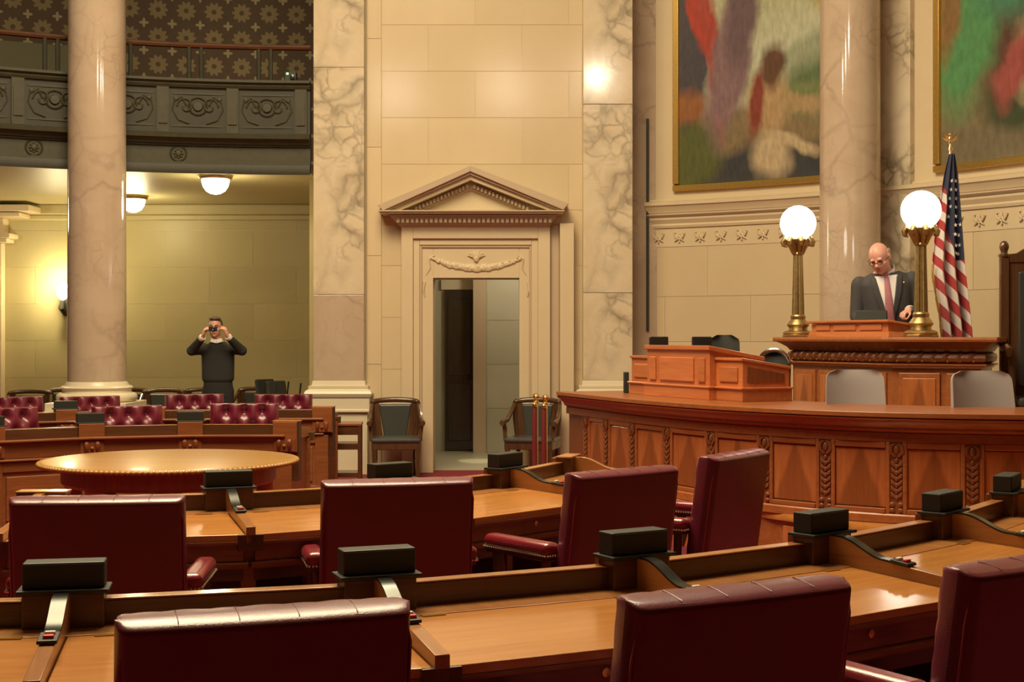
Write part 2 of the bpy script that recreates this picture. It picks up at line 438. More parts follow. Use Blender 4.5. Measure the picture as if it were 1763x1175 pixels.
for s in (0,1):
    for i in range(15):
        u = (i+1.0)/16; px = 712+(811-712)*u if s == 0 else 914+(811-914)*u; py = 364-(364-321)*u
        if s and i == 15: continue
        c = q(px, py); m.box(c[0]-.014,c[0]+.014,-.155,-.02,c[1]-.022,c[1]+.022)
tag(m.obj('raking_dentils', M['lime_trim'], pd, 0), kind='stuff')
c0 = q(660,373); c1 = q(968,367)
MB().box(c0[0],c1[0],-.33,0,c0[1]+.006,c1[1]+.004).obj('corona', M['lime_plain'], pd, 0, .004)
a = q(656,368); b = q(970,365)
MB().box(a[0],b[0],-.36,0,q(0,369)[1],q(0,366.5)[1]).obj('corona_fillet', M['lime_trim'], pd, 0, .003)
MB().hexa([(q(690,0)[0],-.11,q(0,392)[1]),(q(946,0)[0],-.11,q(0,392)[1]),(q(946,0)[0],0,q(0,392)[1]),(q(690,0)[0],0,q(0,392)[1])],
          [(q(672,0)[0],-.27,q(0,373.2)[1]),(q(958,0)[0],-.27,q(0,373.2)[1]),(q(958,0)[0],0,q(0,373.2)[1]),(q(672,0)[0],0,q(0,373.2)[1])]).obj('bed_mould', M['lime_trim'], pd, 0)
m = MB()
for i in range(33):
    x = q(688+258*i/32,0)[0]; m.box(x-.017,x+.017,-.235,-.08,q(0,386)[1],q(0,379)[1])
tag(m.obj('dentil_row', M['lime_trim'], pd, 0), kind='stuff')
# ---- marble pilasters beside the doorway
def pilaster(px0, px1, nm, label, joints):
    x0, x1 = WX(px0), WX(px1); cx = (x0+x1)/2; hw = (x1-x0)/2
    t = thing(nm, label, 'pilaster', (cx,DY-.16,0), 0, 'marble pilasters beside the doorway')
    zb = WZ(655)
    js = [zb]+[WZ(j) for j in joints]+[9.6]
    for i, (a, b_) in enumerate(zip(js[:-1], js[1:])):
        o = MB().box(-hw,hw,0,.16,0,b_-a-.004).obj('shaft_block', M['column'] if (i == 0 and px0 < 800) else M['breccia'], t, 0, .004)
        o.location = (0,0,a)
    prof = [(0,zb),(.012,zb-.01),(.02,WZ(663)),(.055,WZ(664)),(.055,WZ(667)),(.05,WZ(669)),(.085,WZ(672)),(.10,WZ(677)),(.085,WZ(683)),(.07,WZ(684.5)),(.07,WZ(703)),(.085,WZ(705)),(.085,WZ(708)),(.045,WZ(709)),(.045,0),(-.1,0),(-.1,zb)]
    MB().sweep(prof, [(-hw,.16),(-hw,0),(hw,0),(hw,.16)][::-1] if False else [(-hw,.16),(-hw,0),(hw,0),(hw,.16)]).obj('moulded_base', M['base_stone'], t, 40)
    return t
pilaster(543,629,'marble_pilaster','veined marble pilaster left of the doorway, beside the gallery',[508,120])
pilaster(1003,1087,'marble_pilaster','veined marble pilaster right of the doorway, behind the clerk dais',[505,183])
# ---- corridor behind the door
wc = struct(MB().box(-2.2,WX(835,19.9),19.9,20.1,0,3.2).box(WX(835,19.9),1.6,19.6,20.1,0,3.2).box(-2.2,1.6,17.2,20.1,3.0,3.2).box(-2.2,-1.9,17.2,19.9,0,3.2).box(1.3,1.6,17.2,19.9,0,3.2).obj('wall_corridor', M['lime_hall'], smooth=0))
blocks_flat(wc, WX(838,19.6), 1.3, [0.0,.62,1.24,1.86,2.48,3.0], 1.3, 19.6, M['lime_hall'], .01)
MB().box(WX(816,19.9),WX(837,19.6),19.5,19.9,0,2.75).obj('pilaster_shade_tone', M['lime_trim'], wc, 0)  # pilaster in shade; the shade is put into its darker stone colour
dl = struct(MB().box(WX(766,19.85),WX(816,19.85),19.82,19.88,0.02,CAMH+80/2400*19.85).obj('door_1', M['wood_door'], smooth=0, bevel=.006))
for z0, z1 in ((.15,.95),(1.08,2.15)):
    MB().box(WX(771,19.85),WX(811,19.85),19.805,19.83,z0,z1).obj('door_panel', M['wood_door'], dl, 0, .01)
MB().ball((WX(812,19.85)-.04,19.79,1.05),.03).obj('door_knob', M['bronze_dark'], dl)
MB().box(WX(760,19.9),WX(816,19.9),19.84,19.9,2.30,2.44).obj('door_lintel', M['base_stone'], wc, 0)
mt = MB().lathe([(0,.0),(.26,0),(.26,.012),(.0,.012)],32).obj('round_mat', M['mat'], loc=(WX(822,18.2),18.2,0.0))
tag(mt,'pale round mat on the corridor floor seen through the doorway','mat')

# ---- recess strip and painted wall
wr = struct(MB().box(1.46,2.05,17.15,17.6,0,9.6).obj('wall_recess', M['column'], smooth=0))
MB().box(WX(1113,17.1),WX(1117.5,17.1),17.12,17.15,WZ(570,17.1),WZ(204,17.1)).obj('dark_gap_strip', M['bronze_dark'], wr, 0)  # thin dark strip stands in for a narrow gap in the wall
RW = 8.9
def arcslab(r0, r1, a0, a1, z0, z1, n=None, mb=None, c=(CX,CY)):
    n = n or max(1,int(abs(a1-a0)/1.5)); mb = mb or MB()
    return mb.sweep([(r0-RW,z0),(r1-RW,z0),(r1-RW,z1),(r0-RW,z1)], arc_pts(RW,a0,a1,n,c))
wp = struct(arcslab(RW,RW+.3,8,63.5,0,9.6).obj('wall_painted', M['joint'], smooth=20))
def blocks_arc(parent, a0, a1, zs, dang, r, mat, depth=.006, name='block'):
    cache = {}
    for k, (z0, z1) in enumerate(zip(zs[:-1], zs[1:])):
        a = a0-(dang/2 if k % 2 else 0)
        while a < a1-.01:
            p0 = max(a,a0); p1 = min(a+dang,a1); a += dang
            if p1-p0 < .2: continue
            key = (round(p1-p0,3), round(z1-z0,3)); j = JT/r*57.3
            if key not in cache:
                cache[key] = MB().sweep([(0,JT),(depth,JT),(depth,z1-z0-JT),(0,z1-z0-JT)], arc_pts(r-depth, j, p1-p0-j, 4, (0,0))).mesh(name, mat, 20)
            o = bpy.data.objects.new(name, cache[key]); COL.objects.link(o); o.parent = parent
            o.location = (CX,CY,z0); o.rotation_euler = (0,0,R(p0))
blocks_arc(wp, 8, 63.4, [0,.5,1.03,1.57,2.12,2.73], 7.2, RW, M['lime'])
arcslab(RW-.012,RW,8,63.4,2.73,2.96).obj('frieze_band', M['lime_plain'], wp, 20)
def mould(prof, a0, a1, nm, mt, parent, n=40):
    return MB().sweep([(o-.0,z) for o,z in prof], arc_pts(RW,a0,a1,n)).obj(nm, mt, parent, 30)
mould([(.02,2.96),(-.03,2.96),(-.04,2.99),(-.03,3.01),(-.06,3.06),(-.06,3.09),(.02,3.09)],8,63.4,'lower_moulding',M['lime_plain'],wp)
mould([(.02,3.09),(-.07,3.09),(-.095,3.115),(-.07,3.14),(.02,3.14)],8,63.4,'bead_moulding',M['lime_trim'],wp)
mould([(.02,3.14),(-.08,3.14),(-.09,3.17),(-.13,3.23),(-.14,3.23),(-.14,3.27),(-.06,3.29),(-.04,3.31),(.02,3.31)],8,63.4,'upper_moulding',M['lime_plain'],wp)
arcslab(RW-.012,RW,8,63.4,3.31,9.6).obj('upper_plain_field', M['lime_plain'], wp, 20)
# carved leaf ornaments of the frieze
om = MB()
for s in (-1,1):
    om.tube([(0,-.01,-.03),(s*.045,-.018,.0),(s*.07,-.014,.045),(s*.045,-.01,.055)],[.012,.014,.010,.005],6)
    om.tube([(0,-.01,.03),(s*.03,-.018,-.03),(s*.06,-.012,-.055)],[.012,.012,.005],6)
om.ball((0,-.012,.02),(.016,.016,.04),8,6); om.ball((0,-.012,-.055),(.012,.012,.02),8,6)
ome = om.mesh('carved_leaf', M['lime_plain'])
a = 10.0
while a < 63:
    o = bpy.data.objects.new('carved_leaf', ome); COL.objects.link(o); o.parent = wp
    o.location = P(RW-.012,a,2.845); o.rotation_euler = (0,0,R(a-90)); a += 1.75
# marble backing behind the column
pm = arcslab(RW-.10,RW,41.4,47.2,0,9.6).obj('marble_pier', M['breccia'], wp, smooth=20, bevel=.008)
# ---- paintings (plain generic colour-field stand-ins)
def patch(t, uv, col, c, pos, rad, soft=.25, rot=0):
    mp = t.n('ShaderNodeMapping'); mp.vector_type = 'TEXTURE'
    mp.inputs['Location'].default_value = (*pos,0); mp.inputs['Scale'].default_value = (*rad,1); mp.inputs['Rotation'].default_value = (0,0,R(rot))
    t.l(uv, mp.inputs[0]); ln = t.n('ShaderNodeVectorMath', operation='LENGTH'); t.l(mp.outputs[0], ln.inputs[0])
    mr = t.n('ShaderNodeMapRange'); mr.inputs[1].default_value = 1-soft; mr.inputs[2].default_value = 1+soft; mr.inputs[3].default_value = 1; mr.inputs[4].default_value = 0
    t.l(ln.outputs['Value'], mr.inputs[0])
    return t.mix(mr.outputs[0], c, col)
def painting_mat(name, bg, patches):
    t = NT(name); tc = t.n('ShaderNodeTexCoord')
    nz = t.n('ShaderNodeTexNoise', Scale=3.0, Detail=5.0); t.l(tc.outputs['UV'], nz.inputs['Vector'])
    sub = t.n('ShaderNodeVectorMath', operation='MULTIPLY_ADD'); t.l(nz.outputs['Color'], sub.inputs[0])
    sub.inputs[1].default_value = (.22,.22,0); sub.inputs[2].default_value = (-.11,-.11,0)
    ad = t.n('ShaderNodeVectorMath', operation='ADD'); t.l(tc.outputs['UV'], ad.inputs[0]); t.l(sub.outputs[0], ad.inputs[1])
    c = t.mix(0.0, bg, bg)
    for col, pos, rad, soft, rot in patches: c = patch(t, ad.outputs[0], col, c, pos, rad, soft, rot)
    st = t.noise(t.coord('UV',(14,5,1),(0,0,.5)), 3, 5)
    c2 = t.n('ShaderNodeHueSaturation'); t.l(c, c2.inputs['Color']); t.l(t.math('MULTIPLY_ADD', st, .8, .6), c2.inputs['Value'])
    return t.base(c2.outputs[0]).set(rough=.35, spec=.4).m
SKY=(.47,.49,.36)
pm1 = painting_mat('mural_colour_fields_landscape', SKY, [
    ((.42,.42,.24),(.55,1.15),(.5,.3),.5,0), ((.30,.33,.22),(.75,.60),(.40,.10),.3,18), ((.11,.16,.075),(1.0,.42),(.52,.22),.25,25), ((.17,.20,.085),(.8,.38),(.30,.10),.3,10),
    ((.42,.34,.13),(1.02,1.06),(.22,.30),.2,25), ((.21,.155,.085),(.42,.22),(.75,.16),.25,-3), ((.052,.052,.055),(.55,.02),(.9,.17),.2,4), ((.10,.11,.035),(.06,.16),(.20,.20),.25,0),
    ((.07,.06,.07),(.05,.75),(.14,.42),.2,0), ((.40,.05,.03),(.12,.95),(.06,.22),.25,15), ((.27,.11,.04),(.05,.42),(.14,.10),.3,0), ((.36,.055,.035),(.215,.70),(.05,.42),.25,8),
    ((.22,.135,.145),(.34,.72),(.13,.48),.25,-12), ((.14,.09,.10),(.42,.95),(.10,.35),.3,-8), ((.40,.27,.14),(.58,.42),(.15,.17),.3,-30), ((.22,.05,.035),(.50,.42),(.05,.20),.3,-10),
    ((.12,.06,.035),(.62,.62),(.08,.12),.3,0), ((.36,.25,.13),(.80,.38),(.15,.05),.3,-20), ((.46,.36,.22),(.60,.12),(.11,.13),.35,20), ((.46,.36,.22),(.74,.20),(.18,.035),.35,-15)])
pm2 = painting_mat('mural_colour_fields_drapery', (.20,.15,.08), [
    ((.17,.14,.085),(.5,.0),(1.2,.22),.3,0), ((.055,.07,.035),(.35,.26),(.16,.12),.3,0), ((.10,.05,.035),(.35,.62),(.22,.30),.35,0), ((.09,.25,.10),(.11,.62),(.13,.38),.25,-6),
    ((.07,.21,.13),(.30,.92),(.16,.26),.3,0), ((.22,.13,.05),(.03,.80),(.05,.30),.3,0), ((.45,.30,.09),(.47,.95),(.06,.22),.25,6), ((.45,.36,.21),(.45,.42),(.12,.20),.35,15),
    ((.30,.08,.07),(.32,.40),(.07,.16),.3,-12), ((.22,.05,.07),(.60,1.0),(.10,.22),.3,0), ((.46,.42,.28),(.72,.55),(.16,.34),.3,-10)])
def canvas(name, a0, a1, z0, z1, mat, label):
    t = thing(name, label, 'painting', P(RW-.02,(a0+a1)/2,z0))
    cx, cy, _ = t.location; n = 16
    pts = arc_pts(RW-.03,a1,a0,n); vs_ = []; uv = []
    for i,(x,y) in enumerate(pts):          # left edge (large angle) first
        for k in (0,1): vs_.append((x-cx,y-cy,0 if k == 0 else z1-z0)); uv.append((i/n, 0 if k == 0 else (z1-z0)/2.2))
    m = MB(); m.add(vs_, [(2*i,2*i+2,2*i+3,2*i+1) for i in range(n)])
    me = m.mesh('canvas', mat, 30); ul = me.uv_layers.new(name='UVMap')
    for lp in me.loops: ul.data[lp.index].uv = uv[lp.vertex_index]
    o = bpy.data.objects.new('canvas', me); COL.objects.link(o); o.parent = t
    def fr(b0, b1, za, zb, nm):
        p = [(x-cx,y-cy) for x,y in arc_pts(RW,b0,b1,max(2,int(abs(b1-b0)*1.5)))]
        MB().sweep([(-.015,za),(-.075,za+.008),(-.075,zb-.008),(-.015,zb)], p).obj(nm, M['gilt'], t, 25, .006)
    dw = .075/RW*57.3
    fr(a0-dw,a1+dw,-.085,.0,'frame_bottom'); fr(a1,a1+dw,0,z1-z0,'frame_side'); fr(a0-dw,a0,0,z1-z0,'frame_side'); fr(a0-dw,a1+dw,z1-z0,z1-z0+.085,'frame_top')
    return t
canvas('framed_painting', 47.9, 60.7, 3.48, 7.4, pm1, 'large gilt-framed mural with pale sky and red and mauve draperies, left of the right column')
canvas('framed_painting', 22, 39.2, 3.46, 7.4, pm2, 'large gilt-framed mural with green draperies at the top right, above the flag')

# ---- columns
def column(x, y, label, d=.65):
    t = thing('marble_column', label, 'column', (x,y,0), 0, 'round marble columns')
    r = d/2; zb = 1.10
    MB().box(-r-.16,r+.16,-r-.16,r+.16,0,.80).obj('pedestal', M['base_stone'], t, 0, .01)
    MB().box(-r-.125,r+.125,-r-.125,r+.125,.80,.89).obj('plinth', M['base_stone'], t, 0, .008)
    MB().lathe([(0,.89),(r+.09,.89),(r+.115,.905),(r+.125,.94),(r+.115,.975),(r+.09,.99),(r+.06,.995),(r+.055,1.02),(r+.065,1.03),(r+.075,1.05),(r+.06,1.07),(r+.03,1.075),(r+.025,1.09),(r+.005,1.12),(0,1.12)],40).obj('attic_base', M['base_stone'], t, 50)
    MB().lathe([(0,zb),(r,zb),(r,2.5),(r*.985,5),(r*.95,7),(r*.92,9.6),(0,9.6)],48).obj('shaft', M['column'], t, 40)
column((167-881.5)/2400*15.9, 15.9, 'tall marble column on the left in front of the dark gallery', .65)
cc = P(8.28,44.15); column(cc[0], cc[1], 'tall marble column behind the rostrum between the two murals', .645)

# ---- gallery: back wall below
GY = 20.5
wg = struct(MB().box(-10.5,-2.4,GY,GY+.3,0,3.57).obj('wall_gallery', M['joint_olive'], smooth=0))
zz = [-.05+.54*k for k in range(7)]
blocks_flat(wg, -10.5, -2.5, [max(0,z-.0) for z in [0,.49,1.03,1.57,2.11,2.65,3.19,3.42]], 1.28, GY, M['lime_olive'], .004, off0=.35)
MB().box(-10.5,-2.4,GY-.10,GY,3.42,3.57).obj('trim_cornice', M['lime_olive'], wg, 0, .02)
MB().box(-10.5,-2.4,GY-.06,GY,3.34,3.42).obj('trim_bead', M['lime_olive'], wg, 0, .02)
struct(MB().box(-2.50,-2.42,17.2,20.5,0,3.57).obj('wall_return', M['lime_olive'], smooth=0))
pl = thing('wall_pilaster', 'pale stone pilaster with moulded bracket capital at the far left wall', 'pilaster', (-7.62,GY,0))
MB().box(-.6,.17,-.16,0,0,3.0).obj('shaft', M['lime_plain'], pl, 0, .01)
MB().box(-.7,.30,-.30,0,3.0,3.06).box(-.7,.36,-.36,0,3.06,3.13).box(-.7,.55,-.5,0,3.36,3.42).box(-.7,.72,-.6,0,3.43,3.52).obj('capital', M['lime_plain'], pl, 0, .012)
MB().box(-.6,.22,-.22,0,3.13,3.36).obj('capital_block', M['lime_plain'], pl, 0, .01)
MB().tube([(.02,-.2,2.55),(.10,-.26,2.45),(.12,-.3,2.3),(.05,-.24,2.15)],[.05,.07,.06,.03],10).obj('carved_scroll', M['lime_plain'], pl)
# ---- balcony (dark bronze gallery front)
bf = thing('gallery_balcony', 'dark bronze balcony front with relief panels along the upper left gallery', 'balcony', P(7.3,106,3.57))
RB = 7.3
def bsw(prof, a0, a1, nm, mt, n=36, sm=30, bev=0, parent=None):
    b0 = bf.location
    pts = [(x-b0.x,y-b0.y) for x,y in arc_pts(RB,a0,a1,n)]
    return MB().sweep([(o,z-3.57) for o,z in prof], pts).obj(nm, mt, parent or bf, sm, bev)
A0, A1 = 90.75, 136
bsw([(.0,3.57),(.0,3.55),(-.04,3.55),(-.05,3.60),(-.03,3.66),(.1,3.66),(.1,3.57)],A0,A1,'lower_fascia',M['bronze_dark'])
bsw([(.1,3.66),(-.01,3.66),(-.01,3.69),(.02,3.69),(.02,3.88),(-.01,3.88),(-.01,3.90),(.1,3.90)],A0,A1,'entablature_band',M['bronze_green'])
bsw([(.1,3.90),(-.04,3.90),(-.06,3.93),(-.12,3.96),(-.13,4.0),(-.02,4.03),(.1,4.03)],A0,A1,'projecting_ledge',M['bronze_green'])
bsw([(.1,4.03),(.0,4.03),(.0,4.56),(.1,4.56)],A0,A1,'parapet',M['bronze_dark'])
bsw([(.12,4.56),(-.03,4.56),(-.05,4.59),(-.03,4.61),(-.07,4.63),(-.07,4.66),(.12,4.66)],A0,A1,'parapet_cap',M['bronze_green'])
sof = struct(MB().sweep([(0.02,3.571),(6.0,3.571),(6.0,3.66),(.02,3.66)], arc_pts(RB,A0,A1,24)).obj('ceiling_gallery', M['lime_olive'], smooth=30))
md = MB().lathe([(.055,0),(.075,0),(.09,.014),(.105,0),(.0,-.012)],24,T(rx=R(90)))
md.ball((0,-.005,0),(.04,.02,.04)); 
for k in range(8): md.ball((.045*cos(k*pi/4),-.004,.045*sin(k*pi/4)),(.016,.012,.016),8,6)
mde = md.mesh('medallion', M['bronze_green'])
b0 = bf.location
def on_b(me, a, z, r=RB, nm='medallion'):
    o = bpy.data.objects.new(nm, me); COL.objects.link(o); o.parent = bf; p = P(r,a); o.location = (p[0]-b0.x,p[1]-b0.y,z-3.57); o.rotation_euler = (0,0,R(a-90)); return o
for a in (102.8,115.4,128): on_b(mde, a, 3.785, RB+.02)
pe = MB().box(-.07,.07,-.03,.02,4.03-3.57-.46,4.56-3.57-.46).box(-.05,.05,-.045,.02,.1,.43).mesh('parapet_pedestal', M['bronze_green'], 0)
rp = MB().box(-.3,.3,-.012,.01,-.2,-.18).box(-.3,.3,-.012,.01,.18,.2)
rp.lathe([(.0,.03),(.05,.028),(.06,.0),(.09,.0),(.10,.02),(.12,.0)],20,T(z=.04,rx=R(90)))
for s in (-1,1):
    pth = [(s*(.14+.10*cos(th)*(1-th/9)),-.008,.04+.11*sin(th)*(1-th/9)) for th in [k*.45 for k in range(15)]]
    rp.tube(pth,.014,6); rp.tube([(s*.13,-.008,.05),(s*.18,-.01,.15),(s*.27,-.008,.10),(s*.29,-.006,0),(s*.22,-.006,-.12),(s*.1,-.006,-.16)],.013,6)
    rp.ball((s*.25,-.008,.13),(.03,.015,.03),8,6)
rpe = rp.mesh('relief_panel', M['bronze_green'])
a = 91.6
while a < 131:
    on_b(pe, a, 4.03, RB, 'parapet_pedestal'); on_b(rpe, a+3.15, 4.30, RB, 'relief_panel'); a += 6.3
def brail(z, r, nm, mt):
    pts = [(x-b0.x,y-b0.y,z-3.57) for x,y in arc_pts(RB+.05,A0,A1,36)]
    return MB().tube(pts, r, 8).obj(nm, mt, bf)
brail(5.07,.035,'top_rail',M['wood_rail'])
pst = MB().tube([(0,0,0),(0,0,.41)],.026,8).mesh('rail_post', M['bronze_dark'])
for a in (95.0,101.3,107.6,113.9,120.2):
    for s in (-.55,.55): on_b(pst, a+s, 4.65, RB+.05, 'rail_post')
# ---- upper gallery wall with stencilled flowers
def stencil_mat():
    t = NT('stencilled_gallery_wall'); tc = t.n('ShaderNodeTexCoord'); sp = t.n('ShaderNodeSeparateXYZ'); t.l(tc.outputs['UV'], sp.inputs[0])
    U, V = sp.outputs[0], sp.outputs[1]
    def motif(du, dv, kind):
        row = t.math('FLOOR', t.math('ADD', V, dv)); off = 0.0
        x = t.math('SUBTRACT', t.math('FRACT', t.math('ADD', t.math('ADD', U, du), off)), .5)
        y = t.math('SUBTRACT', t.math('FRACT', t.math('ADD', V, dv)), .5)
        r = t.math('SQRT', t.math('ADD', t.math('MULTIPLY',x,x), t.math('MULTIPLY',y,y)))
        th = t.math('ARCTAN2', y, x)
        if kind == 0:
            lim = t.math('MULTIPLY_ADD', t.math('COSINE', t.math('MULTIPLY', th, 10.0)), .05, .31)
            return t.math('LESS_THAN', r, lim), t.math('LESS_THAN', r, .09)
        lim = t.math('MULTIPLY_ADD', t.math('COSINE', t.math('MULTIPLY', th, 4.0)), .05, .12)
        return t.math('LESS_THAN', r, lim), None
    f, core = motif(0,0,0); g_, _ = motif(.5,.5,1)
    bgc = t.mix(t.noise(t.coord('UV'), 4, 3), (.12,.072,.042), (.16,.098,.056))
    c = t.mix(f, bgc, (.34,.25,.12)); c = t.mix(core, c, (.14,.085,.045)); c = t.mix(g_, c, (.48,.40,.22))
    return t.base(c).set(rough=.7).m
n = 40; vs_ = []; uv = []
for i,(x,y) in enumerate(arc_pts(12.0,80,132,n)):
    for k in (0,1): vs_.append((x,y,3.6+6*k)); uv.append((12.0*R(52)*i/n/.41, 6*k/.41+.35))
m = MB(); m.add(vs_, [(2*i,2*i+2,2*i+3,2*i+1) for i in range(n)])
me = m.mesh('wall_upper_gallery', stencil_mat(), 30); ul = me.uv_layers.new(name='UVMap')
for lp in me.loops: ul.data[lp.index].uv = uv[lp.vertex_index]
o = bpy.data.objects.new('wall_upper_gallery', me); COL.objects.link(o); struct(o)
wn = struct(MB().sweep([(11.85-RB,3.66),(12.0-RB,3.66),(12.0-RB,5.88),(11.85-RB,5.88)], arc_pts(RB,106.5,132,18)).obj('trim_1', plain('olive_wainscot',(.22,.21,.12),.7), smooth=30))

# ---- the rest of the round chamber behind the camera: opposite gallery and wall
struct(MB().sweep([(0.0,3.57),(5.2,3.57),(5.2,4.6),(.0,4.6)], arc_pts(7.6,-150,-22,40)).obj('ceiling_south_gallery', M['shade'], smooth=30))
struct(MB().sweep([(0.0,0),(.3,0),(.3,9.6),(.0,9.6)], arc_pts(12.6,-150,-8,50)).obj('wall_south', plain('dark_gallery_wall',(.09,.055,.03),.8), smooth=30))

gcm = thing('gallery_camera','small dark camera unit with a green light on the gallery rail near the pilaster','camera',P(7.36,92.6,4.66),R(0))
MB().box(-.07,.07,-.05,.05,0,.12).obj('housing', M['black'], gcm, 0, .008)
MB().lathe([(0,0),(.03,0),(.03,.04),(0,.045)],14,T(0.03,-.05,.05,rx=R(90))).obj('lens', M['screen'], gcm, 40)
MB().box(-.045,-.02,-.056,-.048,.085,.105).obj('green_light', emit('green_led',(.1,1.0,.25),3.0), gcm, 0)
# ================================================================ SENATE DESKS
R1, S1 = 5.34, 9.6
R2, S2 = 2.72, 17.5
def make_desk(Rp, step):
    """local frame: origin under the back rail, x along the rail, +y toward the chamber centre, user at -y"""
    k = tan(R(step/2)); hw = lambda y: (Rp-y)*k-.004
    t = thing('senate_desk','x','desk')
    def slab(nm, y0, y1, z0a, z1a, z0b, z1b, mt, inset=0, bev=.004):
        m = MB(); a = hw(y0)-inset; b = hw(y1)-inset
        m.hexa([(-a,y0,z0a),(a,y0,z0a),(b,y1,z0b),(-b,y1,z0b)], [(-a,y0,z1a),(a,y0,z1a),(b,y1,z1b),(-b,y1,z1b)])
        return m.obj(nm, mt, t, 0, bev)
    slab('writing_lid', -.655,-.165,.744,.772,.778,.804,M['wood_top'],.02,.003)
    slab('hinge_strip', -.163,-.028,.785,.806,.785,.806,M['wood_div'],.0,.002)
    slab('lid_edge', -.66,-.62,.728,.744,.730,.745,M['wood_mid'],.0)
    slab('back_rail', -.028,.024,.74,.876,.74,.876,M['wood_rail'])
    slab('rail_lit_top', -.030,.026,.876,.881,.876,.881,M['wood_div'],0,.0015)  # lighter wood strip paints the light falling on the rail's top
    d = slab('drawer_front', -.625,-.60,.650,.742,.650,.742,M['wood_mid'],.02)
    MB().lathe([(0,.0),(.013,0),(.013,.006),(0,.008)],12,T(0,-.625,.70,rx=R(90))).obj('drawer_lock', M['brass'], d)
    slab('ledge', -.640,-.57,.618,.650,.618,.650,M['wood_mid'],.0,.008)
    slab('under_apron', -.60,-.58,.56,.618,.56,.618,M['wood_rail'],.02)
    for s in (-1,1):
        a = hw(-.58); b = hw(-.02)
        m = MB(); m.hexa([(s*a-.03*(s>0)-.0,-.58,0),(s*a+.03*(s<0),-.58,0),(s*b+.03*(s<0),-.02,0),(s*b-.03*(s>0),-.02,0)],[(s*a-.03*(s>0),-.58,.74),(s*a+.03*(s<0),-.58,.74),(s*b+.03*(s<0),-.02,.74),(s*b-.03*(s>0),-.02,.74)])
        m.obj('side_panel', M['wood_mid'], t, 0)
        x = s*(hw(-.17)-.13)
        MB().box(x-.038,x+.038,-.180,-.152,.8045,.8085).obj('hinge', M['brass'], t, 0)
    for x in (-.14,.14):
        MB().box(x-.02,x+.02,-.585,-.555,0,.56).obj('kneehole_stile', M['wood_mid'], t, 0, .003)
    slab('modesty_panel', -.06,-.03,.0,.74,.0,.74,M['wood_rail'],.03,0)
    # chamber-side front: shelf moulding, frieze, raised panel, plinth
    slab('front_cornice', .024,.085,.765,.795,.775,.795,M['wood_front'],.0,.006)
    slab('front_frieze', .0,.045,.645,.77,.645,.77,M['wood_front'])
    slab('front_bead', .0,.070,.615,.645,.622,.640,M['wood_front'],0,.006)
    slab('front_body', -.03,.030,.0,.62,.0,.62,M['wood_mid'],0,0)
    w_ = hw(.03)
    for s in (-1,1): MB().box(min(s*w_,s*(w_-.09)),max(s*w_,s*(w_-.09)),.030,.048,.1,.615).obj('front_stile', M['wood_front'], t, 0, .004)
    MB().box(-w_+.09,w_-.09,.030,.048,.535,.615).obj('front_rail', M['wood_front'], t, 0, .004)
    MB().box(-w_+.12,w_-.12,.030,.044,.14,.50).obj('raised_panel', M['wood_front'], t, 0, .012)
    slab('plinth', -.03,.060,.0,.10,.0,.10,M['wood_mid'],0,.006)
    return t
def ogee(n=14):
    pts = [(-.04,.906),(-.10,.905)]
    for i in range(n+1):
        u = i/n; y = -.10-.20*u; z = .905-.062*(.5-.5*cos(pi*u)); pts.append((y,z))
    return pts
